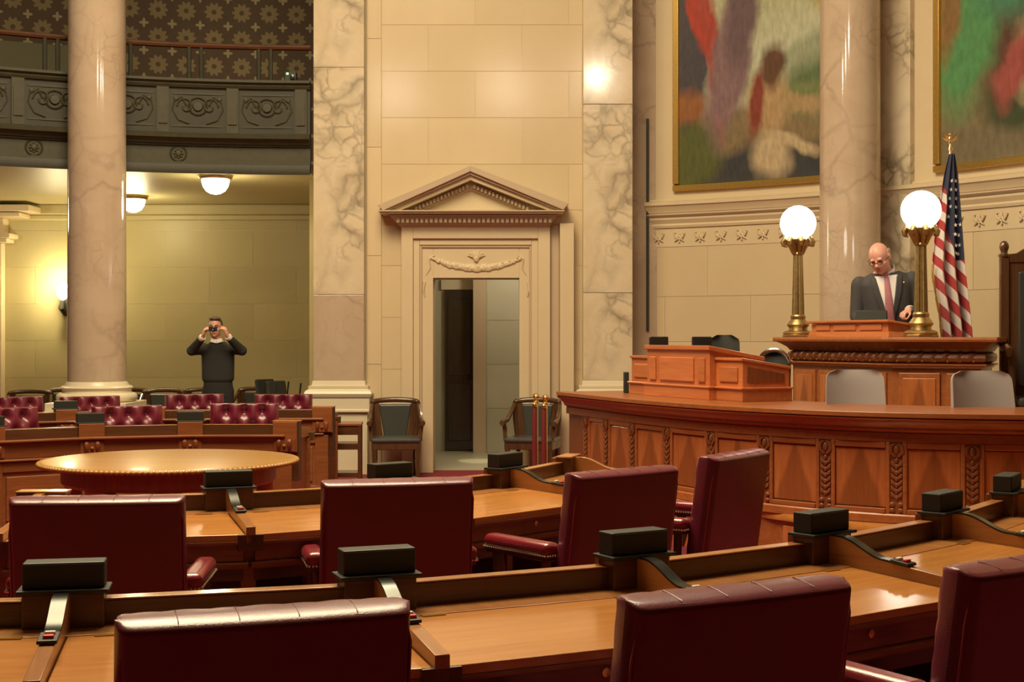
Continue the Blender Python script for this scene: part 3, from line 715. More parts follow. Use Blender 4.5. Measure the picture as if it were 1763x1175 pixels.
def make_divider(end=False, back=True):
    """post, curved dividing board with black strap and voting buttons"""
    t = thing('desk_divider','x','desk divider')
    MB().box(-.112,.112,-.062,.03,.40,.905).obj('post', M['wood_rail'], t, 0, .004)
    if not end: MB().box(-.126,.126,-.078,.044,.905,.917).obj('black_ledge', M['black'], t, 0, .003)
    else: MB().box(-.118,.118,-.066,.034,.905,.915).obj('cap', M['wood_div'], t, 0, .004)
    top = ogee(); prof = top+[(-.36,.836),(-.668,.806)]
    poly = [(-.04,.74)]+prof+[(-.668,.735)]
    m = MB(); n = len(poly); w_ = .0205
    m.add([(-w_,y,z) for y,z in poly]+[(w_,y,z) for y,z in poly], [tuple(range(n)),tuple(range(2*n-1,n-1,-1))]+[(i,n+i,n+(i+1)%n,(i+1)%n) for i in range(n)])
    m.obj('divider_board', M['wood_div'], t, 30, .002)
    MB().box(-.055,.055,-.668,-.60,.70,.772).obj('end_block', M['wood_rail'], t, 0, .003)
    MB().box(-.034,.034,-.600,-.56,.0,.72).obj('front_stile', M['wood_mid'], t, 0, .003)
    if not end:
        st = top+[(-.345,.8385)]; m = MB(); k = len(st); w_ = .021
        vs_ = []
        for y, z in st: vs_ += [(-w_,y,z+.0005),(w_,y,z+.0005),(w_,y,z+.006),(-w_,y,z+.006)]
        fs = [(0,1,2,3),(4*k-4,4*k-1,4*k-2,4*k-3)]
        for i in range(k-1):
            for q_ in range(4): a = 4*i+q_; b_ = 4*i+(q_+1)%4; fs.append((a,a+4,b_+4,b_))
        m.add(vs_, fs); so = m.obj('black_strap', M['black_gloss'], t, 40)
        pad = MB().hexa([(-.026,-.40,.834),(.026,-.40,.834),(.026,-.325,.842),(-.026,-.325,.842)],[(-.026,-.40,.845),(.026,-.40,.845),(.026,-.325,.853),(-.026,-.325,.853)]).obj('voting_pad', M['black'], t, 0, .003)
        MB().box(-.012,.016,-.385,-.368,.845,.856).obj('red_button', M['red_btn'], pad, 0, .003)
        MB().box(-.012,.016,-.352,-.338,.849,.859).obj('white_button', M['white_btn'], pad, 0, .003)
    if back:   # chamber side carved console below the post
        MB().box(-.105,.105,.03,.062,.645,.905).obj('front_post', M['wood_front'], t, 0, .004)
        c = MB().box(-.095,.095,.03,.072,.655,.755)
        for s in (-.035,.035): c.tube([(s*1.3,.066,.75),(s*1.3,.080,.735),(s*1.3,.084,.70),(s*1.3,.072,.67)],[.016,.020,.018,.010],8)
        c.ball((0,.075,.70),.016); c.obj('carved_console', M['wood_dark'], t)
        MB().box(-.06,.06,.03,.055,.1,.62).obj('front_pilaster', M['wood_front'], t, 0, .004)
    return t
def make_speaker():
    t = thing('desk_speaker','x','speaker box')
    MB().box(-.112,.112,-.052,.030,0,.074).obj('housing', M['black'], t, 0, .004)
    MB().box(-.106,.106,-.0545,-.052,.005,.069).obj('grille_cloth', M['black_cloth'], t, 0)
    return t
dk1 = tree(make_desk(R1,S1)); dk2 = tree(make_desk(R2,S2)); dvp = tree(make_divider()); dve = tree(make_divider(True)); spk = tree(make_speaker())
protos = [dk1,dk2,dvp,dve,spk]
def ring(Rr, a): x,y,_ = P(Rr,a); return (x,y,0), R(a+90)
def desk_at(tr, Rr, a, label, group, step): loc, rz = ring(Rr,a); return copy_tree(tr,None,loc,rz,label,group)
def div_at(tr, Rr, a, step, label, group, box=None, blab=None):
    Rc = Rr/cos(R(step/2)); loc, rz = ring(Rc,a); o = copy_tree(tr,None,loc,rz,label,group)
    if box:
        copy_tree(spk,None,(loc[0],loc[1],.917),rz,blab,'black speaker boxes on the desk dividers')
g1 = 'foreground arc of senate desks'; gd1 = 'dividers of the foreground desk arc'
names1 = ['at the far left of the foreground','behind the nearest left red chair','between the nearest red chair backs','behind the nearest middle red chair','left of the chair cut by the right edge','at the right edge of the photo','last at the right edge beside the dais']
cols = ['leftmost of the foreground row','just above the nearest left chair','in front of the nearest middle chair','fourth from the left in the foreground row','fifth from the left, below the dais panels','at the right photo edge in the foreground row']
for i in range(7):
    a0 = -88.6+S1*i
    desk_at(dk1,R1,a0+S1/2,'light-brown desk with dark rail, '+names1[i],g1,S1)
    if 1 <= i+0 <= 6:
        j = i-1
        div_at(dvp,R1,a0,S1,'desk divider with black curved strap, '+cols[j],gd1,True,'black speaker box on a desk post, '+cols[j])
g2 = 'middle arc of senate desks'; gd2 = 'dividers of the middle desk arc'
names2 = ['hidden behind the left middle-row chair','left of the upright middle-row chair','between the two middle-row chairs','right end near the dais']
cols2 = ['beside the round table','behind the upright middle-row chair','in front of the doorway']
for i in range(4):
    a0 = -87.5+S2*i
    desk_at(dk2,R2,a0+S2/2,'light-brown desk lid in the middle row, '+names2[i],g2,S2)
    if i: div_at(dvp,R2,a0,S2,'middle-row desk divider with black strap, '+cols2[i-1],gd2,True,'black speaker box in the middle row, '+cols2[i-1])
div_at(dve,R2,-87.5,S2,'plain end divider of the middle desk row at the left photo edge',gd2)
div_at(dve,R2,-87.5+4*S2,S2,'plain wooden curved end divider of the middle desk row before the dais',gd2)
# far side
g3 = 'far front row of senate desks'; gd3 = 'dividers of the far front row'
RN = 2.66
n3 = ['right end of the far front row','middle of the far front row behind the round table','left of the far front row at the photo edge']
c3 = ['right one on the far front row behind the round table','middle one on the far front row','cut by the left photo edge on the far front row']
for i in range(3):
    a0 = 82+S2*i; desk_at(dk2,RN,a0+S2/2,'reddish panelled desk, '+n3[i],g3,S2)
    div_at(dvp,RN,a0+S2,S2,'carved desk divider, '+c3[i],gd3,True,'small black speaker box, '+c3[i])
div_at(dve,RN,82,S2,'wooden end post of the far front desk row right of the round table',gd3)
g4 = 'far back row of senate desks'; gd4 = 'dividers of the far back row'
n4 = ['right end beside the marble pilaster','second from the pilaster','third from the pilaster','leftmost below the marble column']
for i in range(4):
    a0 = 86+S1*i; desk_at(dk1,5.1,a0+S1/2,'reddish senate desk in the far back row, '+n4[i],g4,S1)
    bx = i == 2
    div_at(dvp if bx else dve,5.1,a0+S1,S1,'desk divider in the far back row, '+n4[i],gd4,bx,'small black speaker box on the far back row below the column')
div_at(dve,5.1,86,S1,'wooden end post of the far back desk row near the side stand',gd4)
for tr in protos:
    def rm(t):
        for c in t[1]: rm(c)
        bpy.data.objects.remove(t[0])
    rm(tr)

# ================================================================ RED SENATORS' CHAIRS
def make_chair():
    t = thing('leather_chair','x','chair')
    W, TH, H0, H1 = .325, .105, .40, 1.035
    lean = Matrix.Translation((0,-.21,.42)) @ Euler((R(8),0,0)).to_matrix().to_4x4() @ Matrix.Translation((0,0,-.42))
    # back cushion: rounded slab, tufted on the front face (+y), plain on the rear
    btn = []
    for r_, zz_ in enumerate((.945,.80,.66,.52)):
        xs = (-.17,0,.17) if r_ % 2 == 0 else (-.255,-.085,.085,.255)
        btn += [(x,zz_) for x in xs]
    def bias(v): return min(1.0, v*1.06 if v < .9 else .954+.046*sin((v-.9)/.1*pi/2))
    def bias2(u): return .5-.5*(cos(pi*u)*.35+(1-2*u)*.65)
    def edge(x, z):
        dx = W-abs(x); dz = min(H1-z, 10); e = 1
        for d_, r_ in ((dx,.030),(dz,.016)):
            if d_ < r_: e *= math.sqrt(max(0,1-((r_-d_)/r_)**2))*.999+.001
        return e
    def front(u, v):
        x = -W+2*W*bias2(u); z = H0+(H1-H0)*bias(v); d_ = 0
        for bx, bz in btn: d_ += .046*math.exp(-((x-bx)**2+(z-bz)**2)/(2*.030**2))
        cr = abs(sin(pi*((x/.17)+(z-.945)/.285)))*abs(sin(pi*((x/.17)-(z-.945)/.285)))
        y = -.02+(.066-d_+.016*cr)*edge(x,z)
        return (x,y,z)
    def rear(u, v):
        x = -W+2*W*bias2(u); z = H0+(H1-H0)*bias(v)
        return (x,-.02-.052*edge(x,z)-.008*(1-(x/W)**2)*edge(x,z),z)
    m = MB(); nu, nv = 52, 46
    m.grid(front,nu,nv,lean); m.grid(rear,nu,nv,lean,True)
    fv = lambda i,j: j*(nu+1)+i; off = (nu+1)*(nv+1)
    for j in range(nv):
        m.f.append((fv(0,j),fv(0,j+1),off+fv(0,j+1),off+fv(0,j))); m.m.append(0)
        m.f.append((fv(nu,j),off+fv(nu,j),off+fv(nu,j+1),fv(nu,j+1))); m.m.append(0)
    for i in range(nu):
        m.f.append((fv(i,nv),fv(i+1,nv),off+fv(i+1,nv),off+fv(i,nv))); m.m.append(0)
        m.f.append((fv(i,0),off+fv(i,0),off+fv(i+1,0),fv(i+1,0))); m.m.append(0)
    bk = m.obj('backrest', M['leather'], t, 60)
    for bx, bz in btn:
        MB().ball((0,0,0),(.011,.006,.011),8,6).obj('button', M['leather'], bk, 60).location = lean @ Vector((bx,.004,bz))
    s_ = MB()
    for x in (-.195,-.065,.065,.195):
        s_.tube([lean@Vector((x,.034,H1-.030)),lean@Vector((x,.020,H1-.001)),lean@Vector((x,-.02,H1)),lean@Vector((x,-.060,H1-.002))],.0012,5)
    s_.obj('top_seam', M['leather'], bk)
    pp = MB()
    pp.tube([lean@Vector(p) for p in [(-W+.004,-.055,H0)]+[(-W+.006,-.056,H0+.05+k*.09) for k in range(6)]+[(-W+.02,-.058,H1-.030),(-W+.045,-.060,H1-.014)]+[(x,-.064,H1-.010) for x in (-.2,-.1,0,.1,.2)]+[(W-.045,-.060,H1-.014),(W-.02,-.058,H1-.030)]+[(W-.006,-.056,H1-.08-k*.09) for k in range(6)]+[(W-.004,-.055,H0)]],.0045,6)
    pp.obj('piping', M['leather_arm'], bk)
    m = MB().box(-.29,.29,-.24,.30,.38,.47); so = m.obj('seat', M['leather'], t, 50, .035, 4)
    m = MB()
    for s in (-1,1):
        x = s*.33
        for nm in ('arm',):
            ao = MB().box(x-.043,x+.043,-.205,.25,.648,.712).obj('arm', M['leather_arm'], t, 40, .027, 4)
            nl = MB()
            for k in range(30):
                y = -.19+.43*k/29; 
                for sx in (-1,1): nl.ball((x+sx*.040,y,.654),.0068,6,4)
            for k in range(5): nl.ball((x-.03+.015*k,.245,.654),.0068,6,4); nl.ball((x-.03+.015*k,-.200,.654),.0068,6,4)
            nl.obj('nailhead_trim', M['nail'], ao)
            MB().box(x-.035,x+.035,-.19,.24,.628,.652).obj('arm_rail', M['wood_rail'], ao, 0, .006)
        MB().tube([(x,.19,.64),(x+s*.004,.17,.56),(x-s*.01,.19,.46),(x-s*.03,.2,.40)],[.026,.03,.026,.03],8).obj('arm_post', M['wood_rail'], t)
        MB().tube([(x,-.15,.64),(x-s*.01,-.14,.52),(x-s*.03,-.14,.40)],[.024,.022,.026],8).obj('arm_post', M['wood_rail'], t)
    MB().box(-.29,.29,-.25,.31,.33,.385).obj('seat_rail', M['wood_mid'], t, 0, .008)
    MB().lathe([(0,.14),(.05,.14),(.055,.2),(.035,.24),(.04,.33),(0,.33)],16).obj('pedestal', M['wood_rail'], t)
    for k in range(4):
        a = R(45+90*k); c_, s_ = cos(a), sin(a)
        MB().tube([(.03*c_,.03*s_,.17),(.16*c_,.16*s_,.15),(.28*c_,.28*s_,.08)],[.035,.032,.024],8).obj('leg', M['wood_rail'], t)
        MB().lathe([(0,-.018),(.022,-.018),(.026,-.01),(.026,.01),(.022,.018),(0,.018)],12,T(.29*c_,.29*s_,.027,rx=R(90),rz=a)).obj('caster', M['brass'], t)
    return t
ch = tree(make_chair())
def chair_at(x, y, ang, label, group, s=1.0):       # x,y of the back's upper edge; ang of its width direction
    rz = R(ang); f = .30
    return copy_tree(ch,None,(x-f*sin(rz),y+f*cos(rz),0),rz,label,group)
gc1 = 'nearest red leather chairs'; gc2 = 'red leather chairs of the middle row'
for x,y,a,lb in ((-.545,3.09,19,'nearest red leather chair, its dark back filling the bottom left'),(.54,3.36,28,'nearest red leather chair at the bottom centre right'),(1.42,3.80,33,'red leather chair cut off by the bottom right corner')):
    chair_at(x,y,a,lb,gc1)
for x,y,a,lb in ((-1.56,5.26,5,'red leather chair at the left edge of the middle row'),(-.485,5.9,14,'upright red leather chair in the middle row, seen square from behind'),(.50,6.33,40,'red leather chair of the middle row turned toward the dais'),(1.155,7.25,55,'red leather chair standing beside the dais, turned most to the right')):
    chair_at(x,y,a,lb,gc2)
gc3 = 'tufted red chairs of the far front row'; gc4 = 'tufted red chairs of the far back row'
def face(px, d, label, group, tw=0):
    x = (px-881.5)/2400*d; ang = math.degrees(atan2(CY-d, CX-x))-90
    o = chair_at(x,d,ang+tw,label,group); o.scale = (.99,.99,.965); return o
face(5,12.45,'tufted red chair front cut by the left photo edge, far front row',gc3,12)
face(219,12.85,'tufted red chair front below the marble column, far front row',gc3,10)
face(421,13.35,'tufted red chair front in front of the standing photographer, far front row',gc3,4)
face(22,14.75,'tufted red chair at the left edge in the far back row',gc4,14)
face(155,14.95,'tufted red chair right in front of the column base, far back row',gc4,14)
face(335,15.5,'tufted red chair left of the photographer, far back row',gc4,6)
face(488,15.5,'tufted red chair next to the marble pilaster, far back row',gc4,0)
def rm(t):
    for c in t[1]: rm(c)
    bpy.data.objects.remove(t[0])
rm(ch)
# ================================================================ CLERK DAIS
def spline(pts, n):
    out = []; P_ = [Vector(p) for p in pts]; P_ = [2*P_[0]-P_[1]]+P_+[2*P_[-1]-P_[-2]]
    for i in range(1,len(P_)-2):
        a,b,c,d_ = P_[i-1:i+3]
        for k in range(n):
            t = k/n; out.append(.5*((2*b)+(c-a)*t+(2*a-5*b+4*c-d_)*t*t+(3*b-a-3*c+d_)*t**3))
    out.append(P_[-2]); return out
DZ = 1.12
raw = spline([(.41,12.95),(.62,12.35),(.95,11.45),(1.40,10.52),(1.93,9.83),(2.56,9.36),(3.30,9.12),(4.1,9.05)], 24)
cum = [0]
for a, b in zip(raw, raw[1:]): cum.append(cum[-1]+(b-a).length)
TL = cum[-1]
def dp(s):                                   # point and tangent angle at arc length s (left end to right)
    s = max(0,min(TL-1e-4,s))
    for i in range(len(cum)-1):
        if cum[i+1] >= s:
            f = (s-cum[i])/(cum[i+1]-cum[i]); p = raw[i].lerp(raw[i+1],f); t = (raw[i+1]-raw[i]); return p, atan2(t.y,t.x)
def dpath(n=60, s0=0, s1=None): return [tuple(dp(s0+((s1 or TL)-s0)*i/n)[0]) for i in range(n+1)]
# path runs left to right; right side of the path = toward the chamber (outside), left = clerks
da = thing('clerk_dais', 'long curved reddish wooden clerk dais with carved pilasters and flame-figured panels', 'dais', (1.4,10.5,0))
ox, oy = 1.4, 10.5
def dsw(prof, nm, mt, s0=0, s1=None, bev=0, sm=30, parent=None, n=60):
    return MB().sweep(prof, [(x-ox,y-oy) for x,y in dpath(n,s0,s1)]).obj(nm, mt, parent or da, sm, bev)
dsw([(.0,DZ-.035),(.0,DZ),(-1.05,DZ),(-1.05,DZ-.035)],'top', M['wood_dais'], bev=.004)
dsw([(-.02,DZ-.035),(-.005,DZ-.045),(-.02,DZ-.06),(-.035,DZ-.065),(-.05,DZ-.085),(-.075,DZ-.105),(-.075,DZ-.12),(-.09,DZ-.13),(-.11,DZ-.145),(-.16,DZ-.145),(-.16,DZ-.035)],'cornice_moulding', M['wood_dais'])
PT, PB = DZ-.145, .365
dsw([(-.13,PB),(-.13,PT),(-.17,PT),(-.17,PB)],'front_carcass', M['wood_dark'])
dsw([(-.10,PT-.06),(-.10,PT),(-.14,PT),(-.14,PT-.06)],'upper_rail', M['wood_dais'])
dsw([(-.09,PB),(-.09,PB+.05),(-.10,PB+.06),(-.14,PB+.06),(-.14,PB)],'lower_rail', M['wood_dais'])
# carved pilasters and panels
def carved(h):
    m = MB().box(-.062,.062,-.006,.02,0,h)
    m.box(-.056,.056,-.012,0,h-.11,h); m.box(-.056,.056,-.012,0,0,.09)
    for sx in (-1,1):
        for zz_ in (.025,.065): m.ball((sx*.024,-.024,zz_),(.016,.014,.016),8,6)
        m.tube([(sx*.008,-.018,h-.1),(sx*.035,-.03,h-.07),(sx*.03,-.034,h-.03),(sx*.008,-.026,h-.012)],[.010,.013,.011,.006],6)
        z = .11; k = 0
        while z < h-.13:
            m.tube([(0,-.014,z),(sx*.022,-.022,z+.018),(sx*.03,-.014,z+.04)],[.010,.012,.004],6); z += .042
    m.ball((0,-.026,h-.055),(.016,.016,.03),8,6)
    z = .11
    while z < h-.12: m.ball((0,-.018,z),(.010,.012,.018),6,5); z += .042
    m.v = [(x*1.2,y*.42,z) for x,y,z in m.v]
    return m.mesh('carved_pilaster', M['wood_dark'])
cpm = carved(PT-PB-.12)
bays = []
def place_front(me, s, off, z, nm, parent):
    p, a = dp(s); nx, ny = sin(a), -cos(a)
    o = bpy.data.objects.new(nm, me); COL.objects.link(o); o.parent = parent; o.location = (p.x+nx*off-ox, p.y+ny*off-oy, z); o.rotation_euler = (0,0,a); return o
# arc lengths where the photo shows the pilasters (columns of the photo)
tgt = [989,1023,1068,1128,1205,1300,1409,1537,1675]
sp_s = []
for px in tgt:
    best = min((abs((dp(TL*i/800)[0].x-(-.12*0))/ (dp(TL*i/800)[0].y)*2400+881.5-px), TL*i/800) for i in range(801)); sp_s.append(best[1])
sp_s.append(sp_s[-1]+(sp_s[-1]-sp_s[-2])*1.0)
for s in sp_s: place_front(cpm, s, -.112, PB+.06, 'carved_pilaster', da)
for s0, s1 in zip(sp_s[:-1], sp_s[1:]):
    wd = (s1-s0)-.17
    if wd < .08: continue
    h = PT-PB-.12; sm_ = (s0+s1)/2
    fr = MB().box(-wd/2-.03,-wd/2,-.012,.03,0,h).box(wd/2,wd/2+.03,-.012,.03,0,h).box(-wd/2,wd/2,-.012,.03,h-.045,h).box(-wd/2,wd/2,-.018,.03,0,.035).mesh('panel_frame', M['wood_dais'], 0)
    f_ = place_front(fr, sm_, -.120, PB+.06, 'panel_frame', da); add_bevel(f_, .006)
    pn = MB().box(-wd/2,wd/2,.0,.02,.04,h-.05).mesh('figured_panel', M['wood_dais_v'], 0)
    o = place_front(pn, sm_, -.1215, PB+.06, 'figured_panel', da); add_bevel(o, .006)
# end panel on the left
p0, a0 = dp(0)
MB().box(0,.05,.13,.95,.36,DZ-.04,T(p0.x-ox,p0.y-oy,0,rz=a0)).obj('end_panel', M['wood_dark'], da, 0, .006)
# raised platform of the clerks, with a panelled riser
pf = thing('dais_platform', 'raised wooden platform under the clerk dais with pale nosing', 'platform', (2.0,10.5,0))
left = [tuple(p) for p in [dp(TL*k/12)[0] for k in range(0,6)]]
poly = [(x+.02,y) for x,y in left]+[(1.90,10.05),(2.69,8.92),(4.4,8.75),(6.2,9.3),(5.4,12.6),(3.9,14.3),(2.9,14.6),(1.1,14.2)]
MB().prism([(x-2.0,y-10.5) for x,y in poly],0,.335).obj('platform_body', M['wood_dais'], pf, 0)
MB().prism([(x-2.0,y-10.5) for x,y in poly],.335,.36).obj('platform_floor', M['wood_top'], pf, 0)
MB().sweep([(.0,.315),(.025,.315),(.03,.34),(.025,.365),(.0,.365)], [(x-2,y-10.5) for x,y in [(1.82,10.17),(1.90,10.05),(2.69,8.92),(4.4,8.75)]]).obj('nosing', M['wood_top'], pf, 30)
rd = Vector((2.69-1.90,8.92-10.05)); ra = atan2(rd.y,rd.x)
for u0,u1 in ((.06,.36),(.42,.72),(.78,.98)):
    l_ = rd.length
    MB().box(u0*l_,u1*l_,-.012,.0,.05,.28,T(1.90-2.0,10.05-10.5,0,rz=ra)).obj('riser_panel', M['wood_dais_v'], pf, 0, .006)
# ---- reading desk standing on the dais
bx = thing('reading_desk', 'orange-brown wooden reading desk with sloping top standing on the dais', 'lectern', (1.38,11.65,DZ), atan2(-.91,.414))
def pw(x0, x1, y0, y1, h0, h1, nm, mt, z0=0, over=0, bev=.004):   # wedge-topped box, y0 front, y1 rear
    return MB().hexa([(x0-over,y0-over,z0),(x1+over,y0-over,z0),(x1+over,y1+over,z0),(x0-over,y1+over,z0)],[(x0-over,y0-over,h0),(x1+over,y0-over,h0),(x1+over,y1+over,h1),(x0-over,y1+over,h1)]).obj(nm, mt, bx, 0, bev)
pw(-.5,.5,0,.5,.40,.31,'centre_body',M['wood_box'],.10)
m = MB().hexa([(-.52,-.02,.40),(.52,-.02,.40),(.52,.52,.31),(-.52,.52,.31)],[(-.52,-.02,.44),(.52,-.02,.44),(.52,.52,.345),(-.52,.52,.345)]); m.obj('centre_top', M['wood_box'], bx, 0, .006)
for s in (-1,1):
    x0, x1 = (.5,.88) if s > 0 else (-.88,-.5)
    pw(x0,x1,.06,.5,.32,.25,'wing_body',M['wood_box'],.10)
    MB().hexa([(x0-.01,.045,.32),(x1+.01,.045,.32),(x1+.01,.515,.25),(x0-.01,.515,.25)],[(x0-.01,.045,.345),(x1+.01,.045,.345),(x1+.01,.515,.275),(x0-.01,.515,.275)]).obj('wing_top', M['wood_box'], bx, 0, .005)
    MB().box(x0+.06,x1-.06,.048,.06,.15,.27).obj('wing_panel', M['wood_box'], bx, 0, .006)
    MB().hexa([(s*.88,.10,.15),(s*.886,.10,.15),(s*.886,.45,.15),(s*.88,.45,.15)],[(s*.88,.10,.275),(s*.886,.10,.275),(s*.886,.45,.215),(s*.88,.45,.215)]).obj('side_panel', M['wood_dark'], bx, 0)
pw(-.9,.9,.045,.515,.10,.10,'base_rear',M['wood_box'],0)
pw(-.52,.52,-.02,.1,.10,.10,'base_front',M['wood_box'],0)
MB().box(-.91,.91,.03,.52,.095,.112).box(-.53,.53,-.03,.1,.095,.112).obj('base_moulding', M['wood_box'], bx, 0, .005)
for x0,x1 in ((-.44,-.34),(-.27,.27),(.34,.44)): MB().box(x0,x1,-.014,0,.14,.34).obj('raised_panel', M['wood_box'], bx, 0, .007)
# ================================================================ ROSTRUM
RO = [(2.70,13.40),(3.27,12.00),(3.93,11.68)]
rs = thing('rostrum', 'tall carved wooden rostrum counter behind the clerk dais', 'rostrum', (3.27,12.4,0))
rx, ry = 3.27, 12.4
RPath = [(3.25,13.75),(2.70,13.40),(3.27,12.00),(3.93,11.68),(4.22,12.25)]
def rsw(prof, nm, mt, bev=0, sm=25): return MB().sweep(prof, [(x-rx,y-ry) for x,y in RPath]).obj(nm, mt, rs, sm, bev)
ZT = 1.625
rsw([(-.50,ZT-.04),(.145,ZT-.04),(.15,ZT-.02),(.145,ZT),(-.50,ZT)],'counter_top',M['wood_dais'],.003)
rsw([(-.1,ZT-.125),(.02,ZT-.125),(.03,ZT-.11),(.045,ZT-.09),(.09,ZT-.06),(.125,ZT-.04),(-.1,ZT-.04)],'cavetto_cornice',M['wood_dark'])
rsw([(-.1,ZT-.225),(.0,ZT-.225),(.035,ZT-.205),(.045,ZT-.175),(.035,ZT-.145),(.0,ZT-.125),(-.1,ZT-.125)],'pulvinated_frieze',M['wood_dark'])
rsw([(-.1,ZT-.265),(.01,ZT-.265),(.02,ZT-.25),(.05,ZT-.24),(.05,ZT-.226),(-.1,ZT-.226)],'frieze_moulding',M['wood_dais'])
rsw([(-.06,.36),(-.0,.36),(-.0,ZT-.26),(-.06,ZT-.26)],'front_carcass',M['wood_dais'])
rsw([(-.02,.36),(.03,.36),(.03,.60),(.015,.62),(-.02,.62)],'base_moulding',M['wood_dais'])
# carved leaf lumps along the frieze, and panels on the faces
m = MB()
for (p, q_) in zip(RPath[1:3], RPath[2:4]):
    a = Vector(p); b = Vector(q_); d_ = b-a; nrm = Vector((d_.y,-d_.x)).normalized(); n = int(d_.length/.095)
    for i in range(n):
        c = a+d_*((i+.5)/n)+nrm*.033
        m.ball((c.x-rx,c.y-ry,ZT-.175+.006*(-1)**i),(.050,.009,.040),10,6); m.ball((c.x-rx,c.y-ry,ZT-.205),(.018,.012,.014),6,5); m.ball((c.x-rx,c.y-ry,ZT-.147),(.016,.010,.014),6,5)
tag(m.obj('frieze_carving', M['wood_dark'], rs, 60), kind='stuff')
for (p, q_, cuts) in ((RPath[1],RPath[2],(.04,.26,.30,.50,.54,.74,.78,.96)),(RPath[2],RPath[3],(.08,.55,.62,.95))):
    a = Vector(p); b = Vector(q_); d_ = b-a; an = atan2(d_.y,d_.x); l_ = d_.length
    for u0,u1 in zip(cuts[::2],cuts[1::2]):
        MM = T(a.x-rx,a.y-ry,0,rz=an)
        MB().box(u0*l_,u1*l_,-.02,0,.70,1.32,MM).obj('panel_frame', M['wood_dais'], rs, 0, .006)
        pn = MB().box(-(u1-u0)*l_/2+.035,(u1-u0)*l_/2-.035,-.008,.0,0,.53).obj('figured_panel', M['wood_dais_v'], rs, 0, .005)
        pn.location = (MM @ Vector(((u0+u1)/2*l_,-.02,.745))); pn.rotation_euler = (0,0,an)
# floor behind the rostrum
rf = thing('rostrum_platform','raised platform behind the rostrum where the speaker stands','platform',(4.2,13.6,0))
poly = [(3.25,13.75),(2.75,13.43),(3.30,12.05),(3.90,11.75),(4.3,12.2),(5.2,11.9),(5.3,12.6),(4.4,13.9),(3.7,14.25)]
MB().prism([(x-4.2,y-13.6) for x,y in poly],.36,.62).obj('platform_body', M['carpet'], rf, 0)
# lectern on the rostrum (along its left face)
la = Vector((.377,-.926)).normalized(); lang = atan2(la.y,la.x)
lc = thing('rostrum_lectern','low panelled wooden lectern on the rostrum between the globe lamps','lectern',(3.06,12.72,ZT),lang)
MB().hexa([(-.62,-.02,0),(.62,-.02,0),(.62,.36,0),(-.62,.36,0)],[(-.60,.0,.05),(.60,.0,.05),(.60,.36,.05),(-.60,.36,.05)]).obj('base', M['wood_box'], lc, 0, .004)
MB().hexa([(-.58,.01,.05),(.58,.01,.05),(.58,.35,.05),(-.58,.35,.05)],[(-.58,.01,.135),(.58,.01,.135),(.58,.35,.085),(-.58,.35,.085)]).obj('body', M['wood_box'], lc, 0, .003)
MB().hexa([(-.62,-.025,.133),(.62,-.025,.133),(.62,.37,.08),(-.62,.37,.08)],[(-.62,-.025,.155),(.62,-.025,.155),(.62,.37,.102),(-.62,.37,.102)]).obj('sloping_top', M['wood_box'], lc, 0, .005)
for x0,x1 in ((-.50,-.28),(-.22,.12),(.18,.50)): MB().box(x0,x1,0.0,.012,.062,.118).obj('panel', M['wood_box'], lc, 0, .005)
# small dark console / screen lying on the lectern
cs = MB().hexa([(-.14,-.04,0),(.14,-.04,0),(.14,.06,0),(-.14,.06,0)],[(-.14,-.02,.13),(.14,-.02,.13),(.14,.03,.12),(-.14,.03,.12)]).obj('desk_console', M['black'], bevel=.006, loc=(3.285,12.74,1.742), rz=R(-20)); 
tag(cs,'small black console on the rostrum lectern before the man in the suit','console')
# ---- globe lamps
def lamp(x, y, label, sc=1.0):
    t = thing('globe_lamp', label, 'lamp', (x,y,ZT), 0, 'bronze globe lamps on the rostrum')
    MB().prism([(.15*cos(R(22.5+45*k)),.15*sin(R(22.5+45*k))) for k in range(8)],0,.022).obj('base_plate', M['bronze'], t, 0, .004)
    MB().lathe([(0,.022),(.135,.022),(.145,.04),(.13,.055),(.09,.065),(.085,.09),(.10,.105),(.105,.12),(.085,.15),(.068,.17),(.072,.20),(.062,.215),(0,.215)],24).obj('foot', M['bronze'], t, 40)
    fl = MB(); n = 16; pr = []
    for i in range(n*4):
        a = 2*pi*i/(n*4); k = 1-.12*(.5+.5*cos(n*a)); pr.append((cos(a)*k, sin(a)*k))
    N_ = len(pr); vs_ = []
    for z, r in ((.21,.060),(.30,.058),(.72,.047),(.80,.046)): vs_ += [(x_*r,y_*r,z) for x_,y_ in pr]
    fs = [(l*N_+i,l*N_+(i+1)%N_,(l+1)*N_+(i+1)%N_,(l+1)*N_+i) for l in range(3) for i in range(N_)]
    fl.add(vs_,fs).obj('fluted_shaft', M['bronze'], t, 40)
    MB().lathe([(0,.79),(.05,.79),(.055,.80),(.05,.815),(.04,.82),(.045,.86),(.07,.90),(.095,.925),(.10,.94),(.085,.955),(0,.955)],24).obj('capital', M['bronze'], t, 40)
    lv = MB()
    for k in range(8):
        a = 2*pi*k/8; c, s = cos(a), sin(a)
        lv.tube([(.045*c,.045*s,.80),(.062*c,.062*s,.86),(.095*c,.095*s,.925),(.130*c,.130*s,.945),(.148*c,.148*s,.915),(.142*c,.142*s,.880),(.122*c,.122*s,.875)],[.014,.024,.028,.026,.022,.018,.010],8)
    lv.obj('acanthus_leaves', M['bronze'], t)
    gl = MB().ball((0,0,1.095),.17,32,24).obj('globe', M['globe'], t, 60)
lamp((1374-881.5)/2400*13.4, 13.4, 'bronze lamp with a glowing white globe at the left end of the rostrum')
lamp((1585.5-881.5)/2400*12.02, 12.02, 'bronze lamp with a glowing white globe right of the man in the suit')
for (x,y) in (((1374-881.5)/2400*13.4,13.4),((1585.5-881.5)/2400*12.02,12.02)): pass
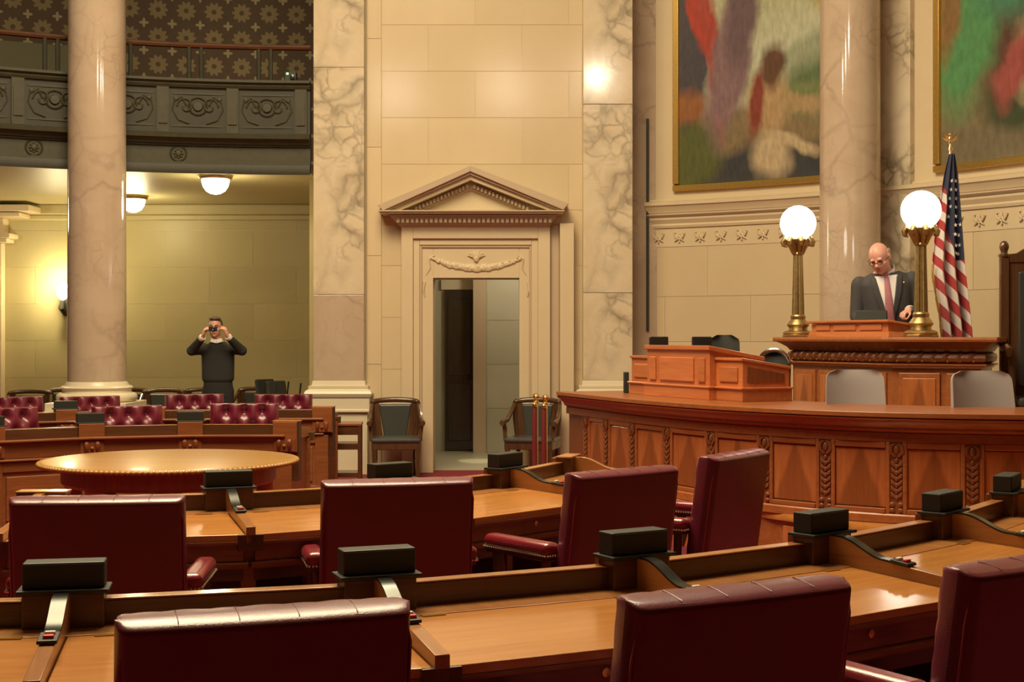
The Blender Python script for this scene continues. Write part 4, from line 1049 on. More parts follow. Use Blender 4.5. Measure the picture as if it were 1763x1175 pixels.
# ---- flag
fd = 13.3; fs_ = 2400/fd
fg = thing('flag_on_pole','American flag with gold fringe on an eagle-topped pole behind the rostrum','flag',((1636-881.5)/fs_,fd,.62))
def FX(px): return (px-1636)/fs_
def FZ(py): return CAMH+(580-py)/fs_-.62
MB().lathe([(0,0),(.15,0),(.16,.02),(.13,.05),(.05,.07),(.03,.1),(0,.1)],20).obj('pole_base', M['brass'], fg, 40)
MB().tube([(0,0,.08),(0,0,FZ(268))],.014,10).obj('pole', M['wood_rail'], fg)
MB().lathe([(0,FZ(270)),(.02,FZ(270)),(.022,FZ(266)),(.012,FZ(262)),(.024,FZ(256)),(.012,FZ(251)),(.008,FZ(248)),(0,FZ(248))],14).obj('ferrule', M['brass'], fg)
e = MB().ball((0,0,FZ(240)),(.022,.02,.035),10,8); e.ball((-.006,-.012,FZ(232)),(.013,.016,.013),8,6); e.cone((-.01,-.024,FZ(232)),.006,(-.014,-.04,FZ(233)),.001,6)
for s in (-1,1):
    e.tube([(s*.015,.0,FZ(240)),(s*.045,.005,FZ(235)),(s*.065,.008,FZ(230))],[.016,.014,.004],6); e.tube([(s*.02,.0,FZ(242)),(s*.05,.005,FZ(239)),(s*.07,.008,FZ(237))],[.012,.010,.003],6)
    e.tube([(s*.008,0,FZ(244)),(s*.012,0,FZ(248))],[.007,.005],6)
e.obj('eagle_finial', M['brass'], fg)
def lerp_tab(tab, y):
    for (y0,v0),(y1,v1) in zip(tab,tab[1:]):
        if y <= y1: return v0+(v1-v0)*max(0,(y-y0))/(y1-y0)
    return tab[-1][1]
LFT = [(266,1632),(300,1624),(345,1617),(400,1609),(450,1605),(472,1604),(500,1608),(540,1616),(600,1622),(640,1626)]
RGT = [(266,1640),(300,1645),(370,1650),(450,1655),(500,1660),(560,1667),(600,1670),(640,1674)]
def fl(u, v, dy=0):
    py = 266+v*(632-266); l_ = lerp_tab(LFT,py); r_ = lerp_tab(RGT,py); px = l_+(r_-l_)*u
    amp = .012+.045*min(1,v*1.6); y = -.05+amp*sin(u*pi*5.2+v*1.5)-.02*sin(u*pi)
    return (FX(px), y-dy, FZ(py))
t = NT('flag_cloth'); tc = t.n('ShaderNodeTexCoord'); sp = t.n('ShaderNodeSeparateXYZ'); t.l(tc.outputs['UV'], sp.inputs[0])
X_, Y_ = sp.outputs[0], sp.outputs[1]       # photo-like cloth units
qv = t.math('DIVIDE', t.math('SUBTRACT', Y_, t.math('MULTIPLY', t.math('SUBTRACT', X_, 1604.0), 1.55)), 36.0)
red = t.math('LESS_THAN', t.math('FRACT', t.math('ADD', qv, .04)), .5)
c = t.mix(red, (.62,.55,.50), (.36,.025,.03))
bl = t.math('ADD', 1625.0, t.math('MULTIPLY', t.math('MAXIMUM', t.math('SUBTRACT', Y_, 385.0), 0.0), .24))
bl = t.math('SUBTRACT', bl, t.math('MULTIPLY', t.math('MAXIMUM', t.math('SUBTRACT', 330.0, Y_), 0.0), .35))
can = t.math('MULTIPLY', t.math('GREATER_THAN', X_, bl), t.math('LESS_THAN', Y_, 449.0))
c = t.mix(can, c, (.018,.022,.055)); t.base(c).set(rough=.75, sheen=.2)
m = MB().grid(fl,60,90); me = m.mesh('cloth', t.m, 60); ul = me.uv_layers.new(name='UVMap')
for lp in me.loops:
    i = lp.vertex_index; u = (i % 61)/60; v = (i//61)/90; py = 266+v*(632-266); l_ = lerp_tab(LFT,py); r_ = lerp_tab(RGT,py); ul.data[lp.index].uv = (l_+(r_-l_)*u, py)
o = bpy.data.objects.new('cloth', me); COL.objects.link(o); o.parent = fg
sd = o.modifiers.new('thick','SOLIDIFY'); sd.thickness = .006
def star(mb, c, r):
    vs_ = [c]+[(c[0]+(r if k%2==0 else r*.42)*sin(2*pi*k/10), c[1], c[2]+(r if k%2==0 else r*.42)*cos(2*pi*k/10)) for k in range(10)]
    mb.add(vs_, [(0,1+k,1+(k+1)%10) for k in range(10)])
m = MB()
for (px,py) in ((1632,343),(1642,343),(1633,357),(1641,358),(1640,374),(1630,374),(1639,389),(1649,388),(1638,405),(1648,406),(1649,423),(1640,424),(1648,438),(1641,437),(1634,328),(1641,328),(1635,313),(1641,313)):
    v = (py-266)/(632-266); l_ = lerp_tab(LFT,py); r_ = lerp_tab(RGT,py); u = (px-l_)/(r_-l_); p = fl(u,v,.014); star(m, p, .022)
m.obj('stars', M['shirt'], fg, 0)
m = MB(); pts = []
for py in range(455,640,6): pts.append((FX(lerp_tab(LFT,py)-1.5), -.06, FZ(py)))
m.tube(pts,.011,6); m.obj('gold_fringe', M['gilt'], fg)
# ---- president's high-backed chair
pc = thing('high_back_chair','dark carved high-backed chair at the right edge behind the rostrum','chair',((1812-881.5)/2400*12.0,12.0,.62),R(-8))
def PZ(py, d=12.0): return CAMH+(580-py)/2400*d-.62
for s in (-1,1):
    MB().box(s*.40-.035,s*.40+.035,-.04,.04,0,PZ(442)).obj('back_post', M['wood_chair'], pc, 0, .006)
    MB().lathe([(0,0),(.05,0),(.05,.02),(.03,.03),(.028,.045),(.035,.06),(.042,.085),(.036,.115),(.02,.135),(0,.14)],16,T(s*.40,0,PZ(442))).obj('finial', M['wood_chair'], pc, 40)
    MB().tube([(s*.42,.0,PZ(598)),(s*.45,-.2,PZ(600)),(s*.46,-.42,PZ(597)),(s*.46,-.50,PZ(602)),(s*.46,-.48,PZ(612))],[.024,.026,.028,.03,.02],8).obj('arm', M['wood_chair'], pc)
    MB().tube([(s*.43,-.40,PZ(602)),(s*.42,-.42,.62),(s*.42,-.40,.45)],.028,8).obj('arm_post', M['wood_chair'], pc)
    MB().tube([(s*.38,-.42,.42),(s*.37,-.43,.2),(s*.40,-.45,.0)],[.035,.028,.03],8).obj('leg', M['wood_chair'], pc)
crest = [(-.40,PZ(452)),(.40,PZ(452)),(.40,PZ(438)),(.30,PZ(436)),(.24,PZ(428)),(.16,PZ(430)),(.10,PZ(418)),(0,PZ(414)),(-.10,PZ(418)),(-.16,PZ(430)),(-.24,PZ(428)),(-.30,PZ(436)),(-.40,PZ(438))]
m = MB(); xz(m, crest, -.03, .03); m.obj('crest_rail', M['wood_chair'], pc, 0, .006)
MB().box(-.365,.365,-.02,.03,.50,PZ(452)).obj('back_frame', M['wood_chair'], pc, 0, .004)
MB().box(-.29,.29,-.05,-.02,.58,PZ(468)).obj('back_upholstery', M['leather_black'], pc, 0, .02, 3)
MB().box(-.39,.39,-.46,.02,.34,.42).obj('seat_rail', M['wood_chair'], pc, 0, .006)
MB().box(-.37,.37,-.45,.0,.42,.50).obj('seat', M['leather_black'], pc, 0, .03, 3)
# ---- chairs and screens on the dais
def office(px, d, top, wpx, label, mat, rz, group=None, chrome=False, round_=False):
    s = 2400/d; W_ = wpx/s/2; zt = CAMH+(580-top)/s; fl_ = .36
    t = thing('office_chair', label, 'chair', ((px-881.5)/s,d,fl_), R(rz), group)
    h = zt-fl_; b0_ = .42; n = 20
    def shell(u, v, yo):
        if round_: v = 1-(1-v)**2.2
        z = b0_+(h-b0_)*v; wv = W_*(1.06-.10*v); r_ = .07 if not round_ else W_*.95
        dz = h-z; k = 1
        if dz < r_: k = (1-(r_/wv))+ (r_/wv)*math.sqrt(max(0,1-((r_-dz)/r_)**2)) if r_ < wv else math.sqrt(max(0,1-((r_-dz)/r_)**2))
        yo *= max(.12,(1-v**10))**.5; x = wv*k*(2*u-1); return (x, yo+.05*(2*u-1)**2*-1+.10*(v-.5)*1.0, z)
    m = MB(); m.grid(lambda u,v: shell(u,v,-.03),16,24); m.grid(lambda u,v: shell(u,v,.02),16,24,None,True)
    o1 = 17*25
    for j in range(24):
        a = j*17; m.f += [(a,a+17,o1+a+17,o1+a),(a+16,o1+a+16,o1+a+33,a+33)]; m.m += [0,0]
    for i in range(16):
        a = 24*17+i; m.f += [(a,a+1,o1+a+1,o1+a),(i,o1+i,o1+i+1,i+1)]; m.m += [0,0]
    m.obj('backrest', mat, t, 50)
    if chrome:
        pts = [shell(0,v/24,0) for v in range(24)]+[shell(1,v/24,0) for v in range(23,-1,-1)]
        MB().tube([(x*1.03,y,z+.006) for x,y,z in pts],.02,8).obj('chrome_rim', M['chrome'], t)
    MB().box(-.23,.23,-.42,.0,.40,.47).obj('seat', mat, t, 0, .03, 3)
    MB().tube([(0,-.2,.08),(0,-.2,.40)],.025,10).obj('gas_stem', M['black'], t)
    MB().tube([(0,-.15,.40),(0,.05,.38),(0,.08,.5),(0,.04,.6)],.018,8).obj('back_bracket', M['black'], t)
    for k in range(5):
        a = 2*pi*k/5; MB().tube([(0,-.2,.09),(.26*cos(a),-.2+.26*sin(a),.05)],[.022,.014],8).obj('leg', M['black'], t)
        MB().ball((.26*cos(a),-.2+.26*sin(a),.025),.025,8,6).obj('caster', M['black'], t)
office(1471,10.55,637,100,'grey fabric clerk chair in front of the rostrum centre',M['grey_fab'],-4,'grey clerk chairs')
office(1688,10.1,639,108,'grey fabric clerk chair near the right edge, before the high-backed chair',M['grey_fab'],4,'grey clerk chairs')
office(1333,11.9,604,52,'black chair with shiny metal rim beside the reading desk',M['black_fab'],-25,None,True,True)
office(1247,12.55,577,54,'dark charcoal chair back behind the reading desk',M['black_fab'],-10)
def monitor(px, d, top, bot, wpx, label, rz):
    s = 2400/d; w_ = wpx/s/2; z1 = CAMH+(580-top)/s; h = .30
    t = thing('computer_monitor', label, 'monitor', ((px-881.5)/s,d,DZ), R(rz), 'dark monitors on the dais')
    MB().box(-w_,w_,-.02,.02,z1-DZ-h,z1-DZ).obj('screen_back', M['screen'], t, 0, .008)
    MB().box(-.03,.03,.0,.03,.02,z1-DZ-h+.05).obj('stand', M['black'], t, 0); MB().box(-.10,.10,-.06,.10,0,.02).obj('foot', M['black'], t, 0, .004)
monitor(1134,12.75,580,592,33,'dark monitor above the left part of the reading desk',8)
monitor(1208,12.35,580,592,34,'dark monitor beside the charcoal chair back on the dais',8)
spx = MB().box(-.022,.022,-.05,.05,0,.19).obj('small_speaker', M['black'], bevel=.006, loc=((1078-881.5)/2400*12.63,12.63,DZ)); tag(spx,'narrow black speaker standing left of the reading desk','speaker')
# ================================================================ ROUND TABLE
rt = thing('round_table','large round light-wood table with carved edge in the middle of the chamber','table',(-2.42,9.87,0))
MB().lathe([(0,.735),(.86,.735),(.875,.742),(.88,.755),(.872,.763),(.85,.766),(0,.766)],72).obj('table_top', M['wood_table'], rt, 30)
m = MB()
for k in range(150):
    a = 2*pi*k/150; m.ball((.885*cos(a),.885*sin(a),.748),(.022,.022,.016),6,5)
tag(m.obj('gadroon_edge', M['wood_table'], rt, 60), kind='stuff')
MB().lathe([(0,.60),(.72,.60),(.74,.62),(.74,.735),(0,.735)],64).obj('apron', M['wood_dark'], rt, 30)
for k in range(8):
    a = R(10+45*k)
    MB().lathe([(0,0),(.035,0),(.045,.03),(.03,.06),(.04,.12),(.055,.30),(.045,.45),(.06,.50),(.06,.60),(0,.60)],12,T(.66*cos(a),.66*sin(a),0)).obj('leg', M['wood_dais'], rt, 40)
MB().lathe([(0,.10),(.62,.10),(.63,.12),(.62,.15),(0,.15)],40).obj('stretcher_shelf', M['wood_dark'], rt, 30)
# ================================================================ ARMCHAIRS, STAND, STANCHIONS
def make_armchair():
    t = thing('wooden_armchair','x','armchair')      # faces -y
    th = .26
    m = MB(); pts = []; 
    for k in range(13):
        a = pi*k/12; pts.append((.27*cos(a), .20+.07*sin(a), .89-.03*(1-sin(a))))
    m.tube(pts,[.022]+[.032]*11+[.022],8); m.obj('crest_rail', M['wood_chair'], t, 60)
    for s in (-1,1):
        MB().tube([(s*.27,.20,.86),(s*.265,.20,.66),(s*.24,.21,.45),(s*.23,.24,.22),(s*.24,.29,0)],[.026,.026,.028,.026,.022],8).obj('rear_leg', M['wood_chair'], t)
        MB().tube([(s*.27,.20,.84),(s*.285,.08,.74),(s*.295,-.06,.665),(s*.30,-.20,.655),(s*.30,-.26,.645),(s*.30,-.265,.61)],[.024,.026,.026,.032,.034,.02],8).obj('arm', M['wood_chair'], t)
        MB().tube([(s*.295,-.22,.64),(s*.285,-.20,.57),(s*.28,-.22,.50),(s*.27,-.22,.44)],[.022,.026,.022,.028],8).obj('arm_post', M['wood_chair'], t)
        MB().tube([(s*.25,-.23,.42),(s*.245,-.235,.2),(s*.25,-.24,0)],[.034,.028,.024],8).obj('front_leg', M['wood_chair'], t)
        MB().box(s*.235-.012,s*.235+.012,-.22,.24,.17,.20).obj('stretcher', M['wood_chair'], t, 0, .004)
        MB().hexa([(s*.185-.04,.20,.47),(s*.185+.04,.20,.47),(s*.185+.04,.225,.47),(s*.185-.04,.225,.47)],[(s*.22-.035,.215,.85),(s*.22+.035,.215,.85),(s*.22+.035,.24,.85),(s*.22-.035,.24,.85)]).obj('back_stile', M['wood_chair'], t, 0)
    m = MB().hexa([(-.13,.17,.46),(.13,.17,.46),(.13,.225,.46),(-.13,.225,.46)],[(-.19,.20,.84),(.19,.20,.84),(.19,.245,.84),(-.19,.245,.84)]); m.obj('back_upholstery', M['leather_black'], t, 0, .018, 3)
    MB().box(-.28,.28,-.26,.24,.34,.425).obj('seat_rail', M['wood_chair'], t, 0, .008)
    MB().box(-.285,.285,-.275,.22,.415,.475).obj('seat', M['leather_black'], t, 0, .025, 3)
    return t
ac = tree(make_armchair())
copy_tree(ac,None,((681-881.5)/2400*16.1,16.1,0),R(6),'dark wooden armchair with black-green leather, left of the doorway','leather armchairs flanking the doorway')
copy_tree(ac,None,((918-881.5)/2400*16.1,16.1,0),R(-14),'dark wooden armchair with black leather, right of the doorway behind the stanchions','leather armchairs flanking the doorway')
gw = 'dark armchairs along the gallery wall'
for px, d, a, lb in ((47,18.6,10,'dark armchair against the gallery wall at the far left'),(112,19.2,10,'dark armchair behind the left side of the column base'),(218,19.2,5,'dark armchair behind the right side of the column base'),(277,19.0,5,'dark armchair along the gallery wall, right of the column'),(347,19.3,0,'dark armchair along the gallery wall, behind the photographer'),(432,19.6,-12,'dark armchair along the gallery wall, right of the photographer')):
    copy_tree(ac,None,((px-881.5)/2400*d,d,0),R(a),lb,gw)
rm(ac)
def stack(px, d, rz, label):
    t = thing('padded_chair', label, 'chair', ((px-881.5)/2400*d,d,0), R(rz), 'black padded chairs by the pilaster')
    m = MB().box(-.17,.17,-.025,.025,.55,1.05,T(0,.2,0,rx=R(-10))); m.obj('backrest', M['black_fab'], t, 0, .03, 3)
    MB().box(-.22,.22,-.24,.2,.42,.48).obj('seat', M['black_fab'], t, 0, .025, 3)
    for s in (-1,1):
        MB().tube([(s*.22,.12,1.0),(s*.22,.2,.5),(s*.22,.24,0)],.012,8).obj('rear_leg', M['black'], t); MB().tube([(s*.22,.2,.45),(s*.22,-.22,.44),(s*.22,-.24,0)],.012,8).obj('front_leg', M['black'], t)
stack(487,19.3,52,'left one of two slanted black padded chairs under the gallery')
stack(508,18.6,52,'right one of two slanted black padded chairs, touching the pilaster edge')
sd_ = thing('side_stand','small dark wooden stand with open shelf beside the left doorway armchair','stand',((594-881.5)/2400*15.3,15.3,0),R(4))
MB().box(-.19,.19,-.17,.17,.66,.69).obj('top', M['wood_front'], sd_, 0, .005)
for x in (-.165,.165):
    for y in (-.145,.145): MB().box(x-.02,x+.02,y-.02,y+.02,0,.66).obj('leg', M['wood_rail'], sd_, 0, .003)
for nm, z0, z1 in (('apron',.56,.66),('shelf_rail',.40,.47),('bottom_shelf',.10,.15)): MB().box(-.15,.15,-.155,.155,z0,z1).obj(nm, M['wood_rail'], sd_, 0, .003)
def stanchion(px, d, label):
    t = thing('rope_stanchion', label, 'stanchion', ((px-881.5)/2400*d,d,0), 0, 'brass stanchions by the dais')
    MB().lathe([(0,0),(.15,0),(.155,.015),(.10,.035),(.03,.05),(0,.05)],24).obj('base', M['brass'], t, 40)
    MB().lathe([(0,.05),(.022,.05),(.022,.90),(.034,.905),(.034,.925),(.018,.935),(.018,.955),(.03,.965),(.04,.985),(.034,1.005),(.018,1.015),(0,1.018)],16).obj('post', M['brass'], t, 40)
    MB().tube([(-.015,-.04,.885),(-.018,-.055,.80),(-.018,-.058,.4),(-.018,-.055,.10)],[.020,.026,.027,.024],10).obj('velvet_rope', M['velvet'], t)
    MB().lathe([(0,0),(.028,0),(.03,.03),(.015,.05),(0,.055)],12,T(-.015,-.045,.87)).obj('rope_end', M['brass'], t)
stanchion(923,15.1,'left brass stanchion with hanging red velvet rope beside the dais end')
stanchion(939,14.8,'right brass stanchion with hanging red velvet rope touching the dais end')
# ================================================================ FIXED LAMPS
def dome(px, d, label):
    t = thing('ceiling_dome_lamp', label, 'ceiling lamp', ((px-881.5)/2400*d,d,3.571), 0, 'dome lamps under the gallery')
    MB().lathe([(0,0),(.20,0),(.205,-.02),(.19,-.05),(.17,-.055),(0,-.055)],28).obj('bronze_rim', M['bronze'], t, 40)
    MB().lathe([(.165,-.055),(.163,-.09),(.148,-.14),(.115,-.19),(.06,-.222),(0,-.232)],28).obj('glass_bowl', M['dome'], t, 60)
    l = bpy.data.lights.new('dome_light','POINT'); l.energy = 36; l.color = (1.0,.86,.50); l.shadow_soft_size = .16
    o = bpy.data.objects.new('dome_light', l); COL.objects.link(o); o.parent = t; o.location = (0,0,-.34)
dome(371,16.75,'glowing dome ceiling lamp under the gallery, right of the column')
dome(229,19.2,'glowing dome ceiling lamp half hidden behind the column')
def corridor_fill():  # unseen lamp added to brighten the corridor
    t = thing('ceiling_dome_lamp','added dome lamp brightening the corridor behind the doorway, out of view','ceiling lamp',(.1,18.4,3.0),0)
    MB().lathe([(0,0),(.14,0),(.14,-.03),(.12,-.035),(0,-.035)],24).obj('bronze_rim', M['bronze'], t, 40)
    MB().lathe([(.115,-.035),(.105,-.08),(.07,-.12),(0,-.14)],24).obj('glass_bowl', M['dome'], t, 60)
    l = bpy.data.lights.new('corridor_fill_light','POINT'); l.energy = 30; l.color = (1.0,.86,.60); l.shadow_soft_size = .12
    o = bpy.data.objects.new('corridor_fill_light', l); COL.objects.link(o); o.parent = t; o.location = (0,0,-.25)
corridor_fill()
dome(-140,18.0,'dome ceiling lamp under the gallery outside the left edge')
sc = thing('wall_sconce','glowing bronze wall sconce half hidden behind the left column','sconce',((112-881.5)/2400*20.4,20.48,CAMH+(580-528)/2400*20.4))
MB().tube([(0,0,-.05),(0,-.10,-.08),(-.02,-.17,-.02),(0,-.18,.08)],[.05,.045,.05,.03],10).ball((0,-.02,0),(.09,.04,.14)).obj('bracket', M['bronze_dark'], sc)
MB().ball((0,-.18,.22),(.09,.09,.13),16,12).obj('glass_shade', M['dome'], sc, 60)
l = bpy.data.lights.new('sconce_light','POINT'); l.energy = 60; l.color = (1.0,.84,.46); l.shadow_soft_size = .06
o = bpy.data.objects.new('sconce_light', l); COL.objects.link(o); o.parent = sc; o.location = (-.02,-.33,.30)
# hanging chandelier globes of the chamber (above the frame; mirrored in the polished marble)
def pendant(x, y, z, label):
    t = thing('pendant_lamp', label, 'pendant lamp', (x,y,z), 0, 'hanging globe lamps of the chamber')
    MB().ball((0,0,0),.17,20,14).obj('globe', M['pend'], t, 60)
    MB().tube([(0,0,.16),(0,0,9.6-z)],.012,8).obj('rod', M['bronze'], t)
    MB().lathe([(0,.14),(.08,.15),(.09,.17),(.03,.22),(0,.22)],16).obj('cap', M['bronze'], t, 40)
M['pend'] = emit('lit_pendant_globe', (1.0,.86,.62), 120)
pendant(1.50,8.3,6.25,'hanging globe lamp above the frame, over the dais side'); pendant(-.12,8.35,6.1,'hanging globe lamp above the frame, over the chamber middle'); pendant(-2.1,8.35,6.0,'hanging globe lamp above the frame, over the round table')
# ================================================================ PEOPLE
def remesh(mb, name, mat, parent, voxel=.008, smooth=6, fac=.5):
    me = bpy.data.meshes.new(name); me.from_pydata(mb.v, [], mb.f)
    bm = bmesh.new(); bm.from_mesh(me); bmesh.ops.recalc_face_normals(bm, faces=bm.faces); bm.to_mesh(me); bm.free()
    o = bpy.data.objects.new(name, me); COL.objects.link(o)
    r = o.modifiers.new('r','REMESH'); r.mode = 'VOXEL'; r.voxel_size = voxel
    s = o.modifiers.new('s','SMOOTH'); s.iterations = smooth; s.factor = fac
    dg = bpy.context.evaluated_depsgraph_get(); dg.update()
    me2 = bpy.data.meshes.new_from_object(o.evaluated_get(dg)); me2.name = name
    o.modifiers.clear(); o.data = me2; bpy.data.meshes.remove(me)
    me2.materials.clear(); me2.materials.append(mat); me2.shade_smooth()
    o.parent = parent; return o
def limb(mb, pts, rad, seg=14, M_=None):
    pts = [Vector(p) for p in pts]
    mb.tube(pts, rad, seg, M_)
    for p, r in zip(pts, rad): mb.ball(p, r*.98, 12, 8, M_)
def torso(mb, rings, M_=None, seg=28):
    # rings: (z, rx, ry, y offset)
    vs_ = []
    for z, rx_, ry_, yo in rings:
        for i in range(seg):
            a = 2*pi*i/seg; c, s = cos(a), sin(a); e = .8
            vs_.append((rx_*math.copysign(abs(c)**e,c), yo+ry_*math.copysign(abs(s)**e,s), z))
    n = len(rings); fs = [(l*seg+i,l*seg+(i+1)%seg,(l+1)*seg+(i+1)%seg,(l+1)*seg+i) for l in range(n-1) for i in range(seg)]
    fs += [tuple(range(seg-1,-1,-1)), tuple((n-1)*seg+i for i in range(seg))]
    mb.add(vs_, fs, M_)
def head(mb, H):
    # H: matrix; origin at the skull centre, face toward -y; about .25 tall
    mb.ball((0,.012,.035),(.076,.098,.092),20,14,H); mb.ball((0,-.014,-.035),(.068,.080,.084),18,12,H)
    mb.ball((0,-.060,-.085),(.030,.028,.026),12,8,H)                                  # chin
    for s in (-1,1):
        mb.ball((s*.040,-.058,-.018),(.024,.022,.024),10,8,H)                         # cheek
        mb.ball((s*.030,-.082,.030),(.024,.012,.009),10,8,H)                          # brow
        mb.ball((s*.078,.012,.0),(.012,.022,.034),10,8,H)                             # ear
    mb.tube([(0,-.082,.022),(0,-.102,-.008),(0,-.110,-.022)],[.009,.013,.016],10,H); mb.ball((0,-.098,-.026),(.020,.014,.010),10,8,H)
    mb.ball((0,-.078,-.055),(.028,.014,.012),10,8,H)                                  # mouth mound
def face_bits(H, parent, brow=None):
    for s in (-1,1):
        MB().ball((s*.030,-.0795,.012),(.012,.008,.0075),10,8,H).obj('eye', M['eye'], parent)
        if brow: MB().tube([H@Vector((s*.014,-.094,.036)),H@Vector((s*.032,-.094,.041)),H@Vector((s*.05,-.084,.034))],[.004,.005,.003],6).obj('eyebrow', brow, parent)
    MB().ball((0,-.0905,-.056),(.022,.006,.006),10,6,H).obj('lips', M['lip'], parent)
def hand(mb, W, curl=.9, side=1, grip=0.0):
    # W: wrist frame, fingers toward -z, palm facing -y, thumb on the +x*side side
    mb.ball((0,0,-.045),(.040,.017,.052),12,8,W); mb.ball((0,0,-.005),(.028,.022,.03),10,8,W)
    for k,(x,l) in enumerate(((.030,.070),(.010,.080),(-.011,.075),(-.031,.058))):
        x *= side; a = curl; p = Vector((x,0,-.085)); r = .0088-.0006*k; pts = [Vector((x*.8,0,-.05)),p]; ang = .25
        for seg_ in (.45,.32,.25):
            ang += a*.75; p = p+Vector((0,-sin(ang)*l*seg_,-cos(ang)*l*seg_)); pts.append(p)
        limb(mb, pts, [r*1.1,r*1.05,r,r*.92,r*.8], 8, W)
    p0 = Vector((side*.028,-.006,-.022)); p1 = Vector((side*.052,-.022,-.052)); p2 = Vector((side*.050,-.040,-.082)); p3 = Vector((side*.040,-.052,-.100))
    limb(mb, [p0,p1,p2,p3], [.014,.0115,.0100,.0085], 8, W)
def frame(o, d_, palm):
    # matrix with -z along d_, -y toward palm normal
    z = -Vector(d_).normalized(); y = -Vector(palm); y = (y-z*y.dot(z)).normalized(); x = y.cross(z)
    m = Matrix((x,y,z)).transposed().to_4x4(); m.translation = Vector(o); return m

# ---- photographer under the gallery
d = 16.75; ph = thing('person','person in a black sweater holding a small camera up to the face','person',((375-881.5)/2400*d,d,0),R(2))
H = T(-.025,-.035,1.735,rx=R(4))
b = MB(); head(b, H)
limb(b, [(0,.02,1.50),(-.015,.0,1.60),(-.02,-.01,1.66)], [.062,.056,.056])
torso(b, [(.86,.155,.105,.02),(1.0,.16,.11,.02),(1.15,.145,.10,.02),(1.30,.165,.11,.02),(1.42,.165,.105,.02),(1.50,.11,.08,.02)])
SHr, ELr, WRr = (-.185,.01,1.485), (-.285,-.10,1.455), (-.130,-.275,1.628)
SHl, ELl, WRl = (.185,.01,1.485), (.295,-.09,1.455), (.168,-.275,1.632)
limb(b, [SHr,ELr,WRr],[.055,.043,.030]); limb(b, [SHl,ELl,WRl],[.055,.043,.030])
hs = Matrix.Scale(1.12,4); hand(b, frame(WRr,(.30,-.25,.90),(.8,.25,-.3))@hs, .85, -1); hand(b, frame(WRl,(-.30,-.25,.92),(-.8,.25,-.3))@hs, .85, 1)
for s in (-1,1):
    limb(b, [(s*.09,.02,.92),(s*.10,.01,.50),(s*.105,.03,.09)],[.085,.06,.042]); limb(b, [(s*.105,.03,.06),(s*.115,-.10,.04)],[.04,.035])
remesh(b,'body',M['skin'],ph,.0075,4)
face_bits(H, ph, M['hair'])
h = MB(); h.ball((0,.030,.062),(.080,.092,.074),18,12,H); h.ball((0,-.035,.110),(.058,.045,.028),14,10,H)
for s in (-1,1): h.ball((s*.068,.030,.035),(.016,.045,.05),10,8,H)
for k in range(14): h.tube([H@Vector((-.055+.0085*k,-.03,.118)),H@Vector((-.055+.009*k,-.075+.01*(k%3),.112+.006*(k%2)))],[.014,.008],6)
remesh(h,'hair',M['hair'],ph,.006,3)
c = MB(); torso(c, [(1.085,.172,.125,.02),(1.12,.190,.136,.02),(1.25,.192,.134,.02),(1.38,.195,.130,.02),(1.47,.190,.118,.02),(1.535,.135,.095,.02),(1.57,.085,.075,.015)])
limb(c, [(-.175,.01,1.485),(-.292,-.10,1.462),(-.155,-.245,1.598)],[.074,.064,.046]); limb(c, [(.175,.01,1.485),(.302,-.09,1.462),(.190,-.245,1.60)],[.074,.064,.046])
remesh(c,'sweater',M['sweater'],ph,.010,5)
c = MB(); c.lathe([(.068,1.515),(.071,1.525),(.068,1.552),(.062,1.560),(.058,1.552)],20,T(-.008,.008,.032)); c.hexa([(-.075,-.075,1.567),(-.005,-.088,1.552),(-.005,-.070,1.552),(-.07,-.05,1.567)],[(-.068,-.066,1.612),(-.006,-.078,1.597),(-.006,-.062,1.597),(-.06,-.045,1.612)])
c.hexa([(.0,-.088,1.552),(.065,-.075,1.567),(.06,-.05,1.567),(.0,-.07,1.552)],[(.001,-.078,1.597),(.058,-.066,1.612),(.05,-.045,1.612),(.001,-.062,1.597)])
c.obj('shirt_collar', M['shirt'], ph, 50)
for s, wr, el in ((-1,WRr,ELr),(1,WRl,ELl)):
    w_, e_ = Vector(wr), Vector(el); dv = (e_-w_).normalized()
    MB().tube([w_+dv*.0,w_+dv*.035],.040,14).obj('shirt_cuff', M['shirt'], ph)
c = MB()
for s in (-1,1): limb(c, [(s*.090,.02,.98),(s*.10,.01,.52),(s*.105,.03,.09)],[.105,.082,.062])
torso(c, [(.90,.175,.125,.02),(1.02,.175,.125,.02),(1.12,.168,.118,.02)])
remesh(c,'trousers',M['trouser'],ph,.012,5)
for s in (-1,1): MB().ball((s*.11,-.04,.04),(.048,.13,.045),14,10).obj('shoe', M['black'], ph)
cmr = thing('compact_camera','small dark compact camera held up by the photographer in the sweater','camera',((375-881.5)/2400*d+.020,d-.365,1.722),R(2))
MB().box(-.050,.050,-.012,.012,-.030,.030).obj('camera_body', M['black'], cmr, 0, .006)
MB().lathe([(0,0),(.022,0),(.022,.022),(.017,.024),(.0,.016)],16,T(.008,-.010,0,rx=R(90))).obj('lens', M['screen'], cmr, 40)

